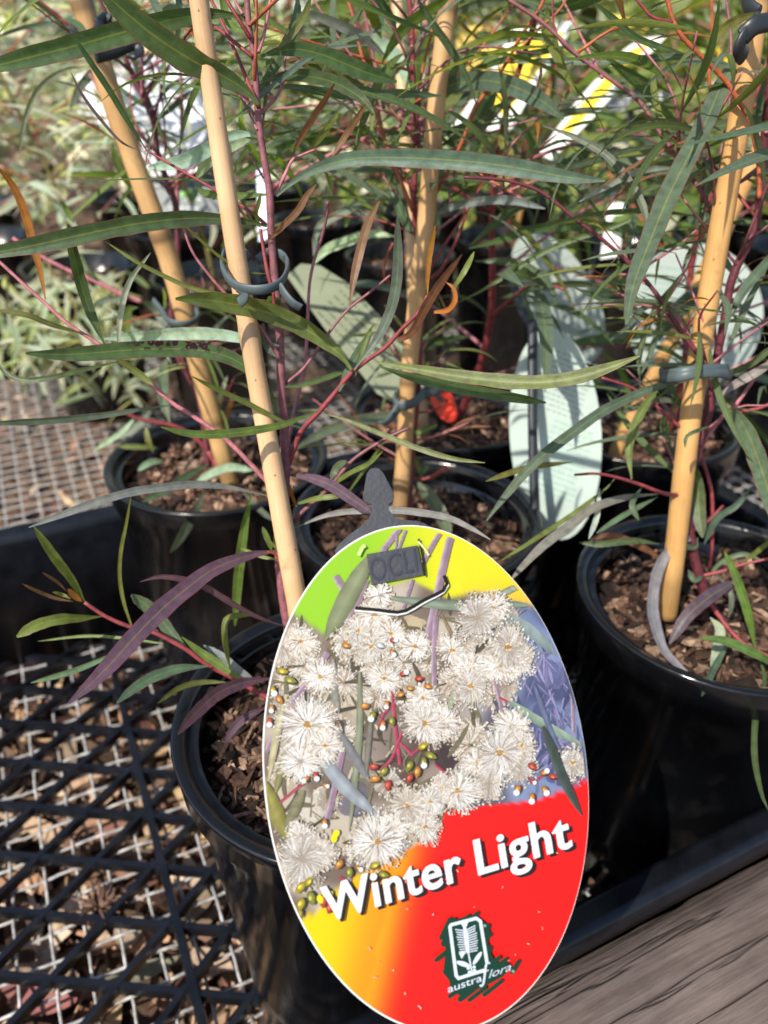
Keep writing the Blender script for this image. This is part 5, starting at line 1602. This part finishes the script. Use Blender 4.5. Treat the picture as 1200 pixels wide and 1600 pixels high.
def letters(body, p0, p1, upv, capref, offset, color, lift, name, shear=0.0, spacing=1.0, delta=(0, 0), to=T, par=None, mat_=None, heavy=0.0):
    """Text whose left..right run maps to the photo points p0..p1 along its baseline; upv = photo vector of the height of a capital."""
    v, f = text2d(body, offset, shear, spacing)
    x0, x1 = v[:, 0].min() - heavy, v[:, 0].max() + heavy
    ux = (np.array(p1, float) - p0) / (x1 - x0)
    uy = np.array(upv, float) / capref
    passes = [(0, 0)] if not heavy else [(-heavy, 0), (heavy, 0), (0, 0), (-heavy * .5, heavy * .45), (heavy * .5, heavy * .45), (-heavy * .5, -heavy * .45), (heavy * .5, -heavy * .45)]
    geos = []
    for k, (hx, hy) in enumerate(passes):
        w = np.array([to(*(np.array(p0) + ux * (x + hx - x0) + uy * (y + hy) + np.array(delta)), lift + k * 1.5e-6) for x, y in v])
        geos.append((w, f, None, np.array(ink_rgb(*color))))
    return ob(name, merge(geos), mat_ or M_PRINT, par or ptag, smooth=False)


ZL = lay[0] + 0.00002
for body, p0, p1 in (('Winter', (508, 1441), (725, 1373)), ('Light', (747, 1367), (895, 1322))):
    letters(body, p0, p1, (-9.0, -56), 0.73, 0.012, (40, 30, 26), ZL, 'letter_shadow', delta=(5, 4), spacing=1.06, heavy=.016)
    letters(body, p0, p1, (-9.0, -56), 0.73, 0.012, (240, 243, 252), ZL + 0.00003, 'lettering', spacing=1.06, heavy=.016)


# maker's emblem
def lg(x, y):
    return 660 + x / 6.6667, 1400 + y / 6.6667


emb, embw = [], []


def capsule(x0, y0, x1, y1, w, c, sink):
    a_ = math.atan2(y1 - y0, x1 - x0)
    pts = []
    for s_, (cx, cy) in ((1, (x1, y1)), (-1, (x0, y0))):
        for i in range(9):
            q = a_ + (-math.pi / 2 + math.pi * i / 8) + (0 if s_ == 1 else math.pi)
            pts.append(lg(cx + w / 2 * math.cos(q), cy + w / 2 * math.sin(q)))
    ink_poly(pts, c, sink)


lay[0] = ZL
DG, LW = (16, 62, 44), (226, 236, 250)
ink_poly([lg(*q) for q in [(270, 300), (330, 250), (480, 205), (560, 200), (640, 270), (695, 320), (705, 400), (680, 480), (705, 540), (715, 600), (760, 690), (900, 700), (930, 750), (820, 850), (640, 950), (500, 1000), (400, 1040), (300, 1000), (280, 900), (250, 800), (225, 720), (240, 560), (225, 420)]], DG, emb)
for q in [(285, 245, 195, 435, 46), (330, 255, 220, 500, 60), (145, 668, 260, 570, 46), (570, 180, 480, 270, 44), (480, 215, 380, 290, 50), (680, 315, 620, 370, 60), (700, 405, 620, 470, 52), (700, 545, 640, 640, 56), (285, 1045, 420, 940, 48), (395, 1075, 540, 960, 62), (490, 1085, 650, 960, 46), (645, 1030, 820, 890, 46), (1000, 685, 935, 795, 46), (870, 662, 740, 760, 46), (800, 642, 700, 720, 44), (250, 730, 250, 800, 60), (235, 790, 330, 900, 50)]:
    capsule(*q, DG, emb)
for (a_, b_) in (((300, 300), (560, 232)), ((604, 262), (672, 690)), ((286, 322), (352, 830)), ((376, 858), (640, 775))):
    capsule(*a_, *b_, 34, LW, embw)
for (a_, b_) in (((560, 232), (604, 262)), ((300, 300), (286, 322)), ((352, 830), (376, 858))):
    capsule(*a_, *b_, 34, LW, embw)
ink_poly([lg(*q) for q in [(400, 285), (480, 265), (455, 330), (478, 400), (488, 585), (455, 590), (428, 400), (425, 330)]], LW, embw)
for i in range(11):
    y0 = 355 + i * 24
    capsule(445, y0 + 8 - i * .5, 345 + i * 4.5 + (i % 3) * 5, y0 - 5 + i * 2, 11, LW, embw)
    capsule(465, y0 - 6, 550 + min(i, 5) * 5 - (i % 3) * 6, y0 - 45 + i * 1.5, 11, LW, embw)
for i in range(5):
    capsule(440, 575 + i * 4, 385 + i * 6, 600 + i * 12, 10, LW, embw)
capsule(478, 585, 517, 800, 15, LW, embw)
for (x, y, rx, ry, ro) in ((425, 708, 75, 26, .32), (572, 648, 82, 22, -.98)):
    ink_disc(*lg(x, y), rx / 6.667, ry / 6.667, ro, LW, embw)
for (x, y) in ((478, 752), (490, 795), (538, 740), (542, 775)):
    ink_disc(*lg(x, y), 2.7, 2.5, 0, LW, embw)
for (x, y) in ((650, 310), (945, 785)):
    ink_disc(*lg(x, y), 2.4, 2.4, 0, (120, 180, 165), embw)
f_pts = [(597, 930), (618, 938), (638, 905), (648, 830), (658, 750), (668, 705), (690, 692), (702, 705)]
ink_strip([lg(*q) for q in f_pts], 22 / 6.667, LW, taper=False, sink=embw)
ink_strip([lg(625, 795), lg(690, 772)], 12 / 6.667, LW, taper=False, sink=embw)
logo = ob('emblem', merge(emb), M_PRINT, ptag, smooth=False)
ob('emblem_line_art', merge(embw), M_PRINT, logo, smooth=False)
ZE = lay[0] + 0.00001
letters('austra', lg(268, 1008), lg(622, 884), (-1.0, -11.2), 0.70, 0.006, LW, ZE, 'emblem_lettering', par=logo)
letters('lora', lg(692, 858), lg(922, 772), (0.6, -12.5), 0.70, -0.004, LW, ZE, 'emblem_lettering', shear=0.25, par=logo)
# punched flap: dark slit and pale cut edges
cut = []
lay[0] = ZE
ink_strip([(554, 953.5), (590, 956.5), (628, 959.5), (663, 941.5), (698, 921), (695.5, 902)], 3.5, (250, 250, 240), taper=False, sink=cut)
ink_strip([(555, 950), (590, 953), (628, 956), (662, 938), (697, 919), (694, 899)], 5.5, (12, 10, 10), taper=False, sink=cut)
ink_strip([(654, 842), (660, 868), (664, 900)], 3.5, (24, 22, 16), taper=False, sink=cut)
ink_strip([(653, 846), (664, 858), (670, 868)], 3, (250, 248, 170), taper=False, sink=cut)
ink_strip([(560, 868), (566, 856), (571, 852)], 6, (206, 236, 140), taper=False, sink=cut)
ob('punched_slit', merge(cut), M_PRINT, ptag, smooth=False)

# black stake with arrow head clip that carries the tag
stake = thing('tag_stake', 'black plastic stake with arrow head clip holding the Winter Light tag', 'tag stake', T(620, 890, -.004))
arrow = [(585, 731), (592, 732), (599, 739), (608, 757), (616, 774), (614, 783), (607, 788), (608, 797), (616, 807), (628, 812), (652, 814), (664, 818), (676, 826), (690, 850), (660, 900), (560, 905), (530, 880), (523, 860), (530, 850), (545, 836), (564, 822), (576, 811), (581, 800), (580, 789), (570, 784), (567, 777), (570, 757), (573, 741), (578, 733)]
ob('arrow_clip', plate(np.array([T(x, y, -0.0012) for x, y in arrow])[::-1], -t_n * 0.0016), M_STAKE, stake, smooth=False)
blk = [(572.5, 866), (652, 852), (661.5, 898), (580.5, 914)]
ob('strap_end', plate(np.array([T(x, y, 0.0012) for x, y in blk])[::-1], -t_n * 0.0030), M_STAKE, stake, smooth=False)
letters('OCLI', (581, 909), (654, 892), (-5.5, -36), 0.70, 0.0, (62, 66, 80), 0.00122, 'embossed_lettering', par=stake)
for o_ in list(stake.children):
    if o_.name.startswith('embossed'):
        so = o_.modifiers.new('relief', 'SOLIDIFY')
        so.thickness = 0.0004
        so.offset = 0
sb = np.array([POTS['A'][0] + 0.018, POTS['A'][1] - 0.012, 0.125])
st_top = T(622, 895, -.003)
ob('stake_leg', tube(spline([st_top, st_top * .5 + sb * .5 + np.array([0, .006, 0]), sb], 10), .0028, 6, squash=(1, .5)), M_STAKE, stake)

# ------------------------------------------------------------------ other tags among the pots
def plane_card(name, px, d0, gx, gy, c0, colfn, label, cat='plant tag', thick=0.0007, group=None, lines=None):
    """A flat card given by its photo outline; inverse depth varies linearly, so the outline is planar."""
    def D(x, y):
        return 1 / (1 / d0 + gx * (x - c0[0]) + gy * (y - c0[1]))
    pp = np.array([P(x, y, D(x, y)) for x, y in px])
    nn = norm(np.cross(pp[len(pp) // 3] - pp[0], pp[2 * len(pp) // 3] - pp[0]))
    if np.dot(nn, CAMP - pp[0]) < 0:
        nn = -nn
    cen = P(*c0, d0)
    t = thing(name, label, cat, cen, group)
    n = len(px)
    v = [cen] + list(pp) + list(pp - nn * thick)
    cc = [colfn(*c0)] + [colfn(x, y) for x, y in px] * 2
    f = [(0, 1 + i, 1 + (i + 1) % n) for i in range(n)] + [(1 + i, 1 + n + i, 1 + n + (i + 1) % n, 1 + (i + 1) % n) for i in range(n)] + [tuple(range(2 * n, n, -1))]
    ob('card', (np.array(v), f, None, np.array([srgb(*c) for c in cc])), M_TAGBACK, t, smooth=False)
    if lines:
        geos = []
        for (quad, c) in lines:
            geos.append((np.array([P(x, y, D(x, y)) + nn * 0.0002 for x, y in quad]), [tuple(range(len(quad)))], None, srgb(*c)))
        ob('printing', merge(geos), M_TAGBACK, t, smooth=False)['kind'] = 'stuff'
    return t


def oval(cx, cy, rx, ry, rot, n=40):
    a_ = np.linspace(0, 2 * np.pi, n, endpoint=False)
    cr, sr = math.cos(rot), math.sin(rot)
    return [(cx + rx * math.cos(q) * cr - ry * math.sin(q) * sr, cy + rx * math.cos(q) * sr + ry * math.sin(q) * cr) for q in a_]


def smallprint(cx, cy, w, h, rot, rows, c, seed):
    r = np.random.default_rng(seed)
    cr, sr = math.cos(rot), math.sin(rot)
    out = []
    for i in range(rows):
        y = -h / 2 + h * i / max(rows - 1, 1)
        x = -w / 2
        while x < w / 2 - 4:
            L = r.uniform(4, 14)
            q = [(x, y - 1.3), (min(x + L, w / 2), y - 1.3), (min(x + L, w / 2), y + 1.3), (x, y + 1.3)]
            out.append(([(cx + a_ * cr - b_ * sr, cy + a_ * sr + b_ * cr) for a_, b_ in q], c))
            x += L + r.uniform(2, 4)
    return out


pale = lambda x, y: (186, 201, 193)
pale2 = lambda x, y: (178, 189, 181)
plane_card('plant_tag', oval(868, 678, 72, 166, -0.06), .455, 0.0002, -0.0006, (868, 678), pale, 'upright pale oval tag back with a black stake across it behind the middle pot', lines=smallprint(880, 600, 80, 90, .35, 12, (156, 172, 166), 1) + smallprint(880, 720, 70, 110, .35, 13, (156, 192, 174), 2))
plane_card('plant_tag', oval(872, 466, 58, 112, -0.50), .60, 0.0002, -0.0008, (872, 466), pale2, 'tilted pale oval tag back leaning above the upright pale tag', lines=smallprint(880, 450, 70, 110, -.5, 8, (166, 178, 172), 3))
plane_card('plant_tag', oval(1085, 492, 108, 112, 0.2), .63, 0.0003, -0.0006, (1085, 492), pale2, 'large pale round tag back behind the two crossing orange canes', lines=smallprint(1060, 450, 110, 60, .1, 6, (150, 184, 168), 4) + smallprint(1090, 540, 120, 60, .1, 6, (160, 170, 164), 5))
plane_card('plant_tag', [(448, 430), (470, 412), (500, 415), (540, 440), (600, 500), (680, 600), (640, 640), (590, 615), (507, 512)], .47, -0.0005, 0.0008, (560, 520), lambda x, y: (136, 142, 118), 'grey green tag lying slanted behind the front cane clip', lines=smallprint(570, 520, 150, 60, .8, 6, (96, 100, 84), 6))


def redyel(x, y):
    return tuple(lerp((236, 60, 40), (240, 170, 60), sstep((655 + (y - 640) * .3 - x) / 25 * 1 + .3 if False else (676 - x) / 20)))


plane_card('plant_tag', oval(691, 626, 17, 37, -0.45), .50, 0.004, 0.002, (691, 626), redyel, 'small red and yellow oval tag hanging beside the knobbly middle cane', lines=[([(675, 614), (683, 611), (694, 625), (688, 630)], (60, 66, 70))])
plane_card('plant_tag', oval(622, 548, 12, 22, -0.7), .52, 0.004, 0.002, (622, 548), lambda x, y: (226, 70, 50), 'red tag edge half hidden at the left of the middle canes')


def yelband(x, y):
    return (250, 214, 60)


plane_card('plant_tag', [(709, 196), (762, 120), (800, 46), (895, 33), (880, 70), (838, 130), (800, 200), (790, 206)], .86, 0.0, 0.0, (800, 120), lambda x, y: (240, 240, 236), 'broad yellow and white tag leaning behind the grey leaf at the top', lines=[([(738, 165), (770, 120), (806, 62), (882, 50), (868, 76), (834, 120), (790, 182), (765, 170)], (250, 212, 62)), ([(748, 158), (770, 160), (790, 182), (765, 170)], (240, 180, 90))])
plane_card('plant_tag', [(842, 240), (900, 160), (965, 85), (1000, 60), (1042, 56), (1000, 100), (930, 180), (862, 250)], .80, 0.0, 0.0, (940, 150), lambda x, y: (240, 240, 232), 'narrow yellow and white striped tag slanting at the upper right', lines=[([(873, 207), (920, 150), (985, 78), (1020, 66), (985, 100), (925, 172), (885, 215)], (250, 206, 60))])
pc = plane_card('plant_tag', [(945, 148), (1050, 140), (1052, 160), (1010, 172), (950, 174)], .98, 0.0, 0.0, (1000, 157), lambda x, y: (206, 208, 212), 'grey label lettered HANN behind the striped yellow tag')
letters('HANN', (954, 165), (986, 160), (0, -12), 0.70, 0.0, (90, 92, 100), 0, 'lettering', to=lambda x, y, z: P(x, y, .975), par=pc)
plane_card('plant_tag', [(955, 22), (1010, 35), (1012, 60), (985, 55), (955, 45)], 1.0, 0.0, 0.0, (985, 42), lambda x, y: (246, 206, 70), 'small yellow card at the top right among leaves')
plane_card('plant_tag', [(1120, 75), (1145, 60), (1150, 95), (1125, 98)], .9, 0.0, 0.0, (1135, 82), lambda x, y: (246, 210, 60), 'tiny yellow card beside the top of the thick right cane')
plane_card('plant_tag', [(715, 45), (770, 35), (790, 70), (760, 125), (712, 130)], 1.05, 0.0, 0.0, (748, 85), lambda x, y: (226, 190, 96), 'dull yellow card behind the top of the middle canes')
plane_card('plant_tag', [(118, 118), (200, 92), (322, 84), (330, 150), (318, 268), (238, 276), (160, 200)], .80, 0.0, 0.0, (240, 170), lambda x, y: (206, 208, 218), 'white label behind the leaning left cane', lines=smallprint(150, 160, 50, 60, .2, 7, (190, 192, 196), 8) + smallprint(270, 170, 60, 120, 1.2, 3, (205, 210, 224), 9))
plane_card('plant_tag', [(236, 270), (340, 262), (348, 352), (240, 344)], .82, 0.0, 0.0, (290, 305), lambda x, y: (84, 92, 96), 'dark grey label with a green leaf mark below the white label', lines=smallprint(285, 288, 80, 8, .05, 2, (200, 205, 206), 10) + smallprint(290, 318, 50, 14, .02, 2, (190, 200, 196), 12) + [([(280, 300), (300, 294), (306, 306), (285, 312)], (90, 170, 70))])
plane_card('plant_tag', [(950, 318), (976, 315), (968, 400), (938, 405)], .85, 0.0, 0.0, (957, 360), lambda x, y: (226, 226, 226), 'slim white tag standing behind the right hand leaves')
plane_card('plant_tag', [(400, 255), (416, 262), (424, 372), (404, 378)], .60, 0.0, 0.0, (412, 318), lambda x, y: (206, 216, 234), 'narrow bluish tag seen edge on behind the front stem')
for pts, w, lab in ([[(832, 500, .437), (832, 640, .435), (834, 740, .436), (838, 830, .438)], 15, 'black flat stake in front of the upright pale tag'], [[(1003, 95, .96), (985, 180, .96), (960, 300, .96), (915, 450, .97)], 10, 'thin black stake slanting at the upper right'], [[(800, 440, .60), (825, 500, .57), (868, 545, .56)], 16, 'black clip across the tilted pale tag']):
    tag(ob('tag_stake', tube(spline([P(*q) for q in pts], 14), w / FPX * pts[0][2] / 2, 6, squash=(1, .6)), M_STAKE, loc=P(*pts[0])), lab, 'tag stake')

# ------------------------------------------------------------------ rows behind: potted plants
PROTO = [leaf_proto(i, b, .10) for i, b in enumerate((.3, .7, 1.1, 1.5, .5, .9))]
PROTO_S = [leaf_proto(20 + i, b, .115, 6) for i, b in enumerate((.1, .5, .9))]
PROTO_B = [leaf_proto(40 + i, b, .42, 6) for i, b in enumerate((.3, .7, 1.1))]


def back_sapling(x, y, h, nbr, seed, cols, label, group, protos=PROTO, Lr=(.055, .10), lean=0.05, stemc='r', name='eucalyptus_sapling', cane_col=None, per=5, spread=.1, cane_label=''):
    r = np.random.default_rng(seed)
    z0 = 0.14
    t = thing(name, label, 'sapling', (x, y, z0), group)
    lx, ly = r.normal(0, lean, 2)
    sp_ = lambda k: np.array([x + lx * k + .008 * math.sin(k * 7 + seed), y + ly * k, z0 - .008 + h * k])
    pts = np.array([sp_(k) for k in np.linspace(0, 1, 14)])
    ob('stem', tube(pts, np.linspace(.0032, .0013, 14), 6), M_STEM, t, color=np.array(SC[stemc]) * r.uniform(.8, 1.2))
    for i in range(nbr):
        k = .12 + .88 * (i + r.random() * .6) / nbr
        b0 = sp_(min(k, 1))
        a_ = i * 2.4 + r.normal(0, .4)
        L = spread * r.uniform(.6, 1.25) * (1.1 - .5 * k)
        dirv = np.array([math.cos(a_), math.sin(a_), r.uniform(.3, .9)])
        b1 = b0 + dirv * L * .6
        b2 = b0 + dirv * L + np.array([0, 0, -L * .15])
        bp = spline([b0, b1, b2], 7)
        ob('branch', tube(bp, np.linspace(.0014, .0007, 7), 5), M_STEM, t, color=np.array(SC[r.choice(list('rpom'))]) * r.uniform(.8, 1.2))
        for j in range(per):
            q = bp[min(6, int(1 + j * 6 / per))]
            s_ = r.uniform(*Lr)
            yaw = a_ - math.pi / 2 + r.normal(0, .8)
            inst('leaf', protos[r.integers(len(protos))], t, q, (r.normal(.15, .35), r.normal(0, .5), yaw), (s_ * r.uniform(.8, 1.3), s_, s_), np.array(LC[cols[r.integers(len(cols))]]) * r.uniform(.8, 1.3))
    if cane_col is not None:
        rc = np.random.default_rng(seed + 900)
        cx, cy = x + .012, y + .01
        p = spline([(cx, cy, .12), (cx + lx * .5, cy + ly * .5, .12 + h * .6), (cx + lx * 1.1, cy + ly, .16 + h)], 20)
        tag(ob('bamboo_cane', (lambda g: (g[0], g[1], g[2], np.ones((len(g[0]), 3))))(tube(p, .0042, 8)), M_CANE, color=cane_col, loc=p[0]), cane_label, 'bamboo cane', 'canes in the rows behind')
    return t


ORDN = ['leftmost', 'second', 'third', 'fourth', 'fifth', 'sixth', 'seventh', 'eighth', 'ninth']
ROWS = [('nearest', [(-.37, .95, 's'), (-.20, .90, 's'), (.02, 1.00, 'e'), (.165, 1.10, 'e'), (.31, .86, 'b'), (.46, .80, 'e')]),
        ('second', [(-.56, 1.10, 's'), (-.30, 1.15, 's'), (-.10, 1.22, 'e'), (.06, 1.30, 'e'), (.34, 1.10, 'b'), (.55, 1.05, 'b'), (.72, 1.15, 'e')]),
        ('third', [(-.68, 1.36, 's'), (-.44, 1.42, 's'), (-.20, 1.50, 'e'), (.22, 1.38, 'e'), (.45, 1.36, 'b'), (.66, 1.42, 'b'), (.90, 1.45, 'e')])]
NAMES = dict(e='slender green eucalyptus sapling', s='bushy silver leaved shrub', b='broad leaved yellow green shrub')
i = 0
for rname, items in ROWS:
    for q, (x, y, kd) in enumerate(items):
        od = 'rightmost' if q == len(items) - 1 else ORDN[q] + ('' if q == 0 else ' from the left')
        where = '%s in the %s row behind the tray' % (od, rname)
        pot(x, y, FZ + .002, 'black pot of the %s, %s' % (NAMES[kd].split()[-1], where), 'black pots in the rows behind', 90, 50 + i, 'bark mix in the pot %s' % where, ledge=False, bright=1.6)
        lab = '%s, %s' % (NAMES[kd], where)
        if kd == 'e':
            tt = back_sapling(x, y, .36 + .06 * (i % 3), 13, 100 + i, 'gbgbGyb', lab, 'saplings in the rows behind', per=7, spread=.15, cane_col=ORG if i % 2 else TAN, cane_label='bamboo cane of the sapling ' + where)
        elif kd == 's':
            back_sapling(x, y, .32 + .05 * (i % 2), 20, 100 + i, 'spssp', lab, 'silver shrubs in the rows behind', protos=PROTO_S, Lr=(.030, .066), name='silver_shrub', stemc='y', per=12, spread=.17)
        else:
            back_sapling(x, y, .28 + .05 * (i % 2), 14, 100 + i, 'qGqyGs', lab, 'broad leaved shrubs in the rows behind', protos=PROTO_B, Lr=(.03, .06), name='broadleaf_shrub', stemc='y', per=8, spread=.15)
        i += 1
back_sapling(POTS['F'][0] + .01, POTS['F'][1] + .01, 0.27, 8, 301, 'gbgbGyd', 'sapling in the pot behind the middle pot with narrow leaves', None, per=5, spread=.11, Lr=(.05, .09))
back_sapling(POTS['E'][0] + .02, POTS['E'][1] + .01, 0.25, 6, 302, 'gbbbgyd', 'sapling in the back right pot behind the slanting orange cane', None, per=5, spread=.11, Lr=(.05, .09))

# weeping silver sprays over the bench at the left (low branches of the nearest silver shrub)
spray = thing('silver_shrub', 'low silver leaved shrub trailing over its pot rim at the far left', 'shrub', (-.40, .80, .16))
rs = np.random.default_rng(77)
for i in range(15):
    x0, y0 = rs.uniform(-20, 200), rs.uniform(400, 470)
    ln = rs.uniform(90, 190)
    dd = rs.uniform(.80, .90)
    p2 = [(x0, y0), (x0 + rs.normal(10, 20), y0 + ln * .5), (x0 + rs.normal(25, 35), y0 + ln)]
    bp = spline([P(a_, b_, dd) for a_, b_ in p2], 9)
    ob('branch', tube(bp, np.linspace(.0016, .0007, 9), 5), M_STEM, spray, color=SC['y'])
    for j in range(16):
        q = bp[min(8, int(j * 9 / 16))]
        s_ = rs.uniform(.030, .062)
        inst('leaf', PROTO_S[rs.integers(3)], spray, q, (rs.normal(-.6, .5), rs.normal(0, .6), rs.uniform(0, 6.28)), (s_ * 1.2, s_, s_), np.array(LC['sp'[rs.integers(2)]]) * rs.uniform(.75, 1.3))

# far beds of nursery stock, one leafy mass
rf = np.random.default_rng(31)
NL = 26000
cx = rf.uniform(-3.2, 3.2, NL)
cy = 1.62 + rf.random(NL) ** 1.4 * 4.0
hump = .42 + .22 * np.sin(cx * 3.1 + cy * 2.3) + .12 * np.sin(cx * 7.7 - cy * 3.1)
cz = -.05 + rf.random(NL) ** .7 * (hump + (cy - 1.75) * .22)
L = rf.uniform(.03, .095, NL)
yaw, pit = rf.uniform(0, 6.28, NL), rf.normal(-.1, .7, NL)
dv = np.column_stack([np.cos(yaw) * np.cos(pit), np.sin(yaw) * np.cos(pit), np.sin(pit)])
sd = norm(np.cross(dv, rf.normal(0, 1, (NL, 3))))
c0 = np.column_stack([cx, cy, cz])
wd = (L * rf.uniform(.10, .34, NL))[:, None]
V = np.stack([c0, c0 + dv * L[:, None] * .45 + sd * wd, c0 + dv * L[:, None] + np.array([0, 0, -.006]), c0 + dv * L[:, None] * .45 - sd * wd], 1).reshape(-1, 3)
Fi = np.arange(NL * 4).reshape(-1, 4)
pal = np.array([LC['g'], LC['b'], LC['q'], LC['s'], LC['y'], LC['d'], LC['p'], LC['G']])
zone = (np.sin(cx * 2.3 + 1) + np.sin(cy * 2.9 + cx) > 0).astype(int)
pick = np.where((zone == 1) | (cx > .6), rf.choice([0, 2, 4, 7, 2], NL), rf.choice([1, 3, 3, 6, 2], NL))
cc = pal[pick] * rf.choice([.45, .8, 1.2, 1.7, 2.3], NL)[:, None] * np.array([1.15, 1.05, .85])
far_ob = ob('nursery_stock', (V, Fi.tolist(), None, np.repeat(cc, 4, 0)), M_FOLIAGE, smooth=False)
tag(far_ob, 'mass of mixed green and silver nursery plants filling the background', 'plants', kind='stuff')
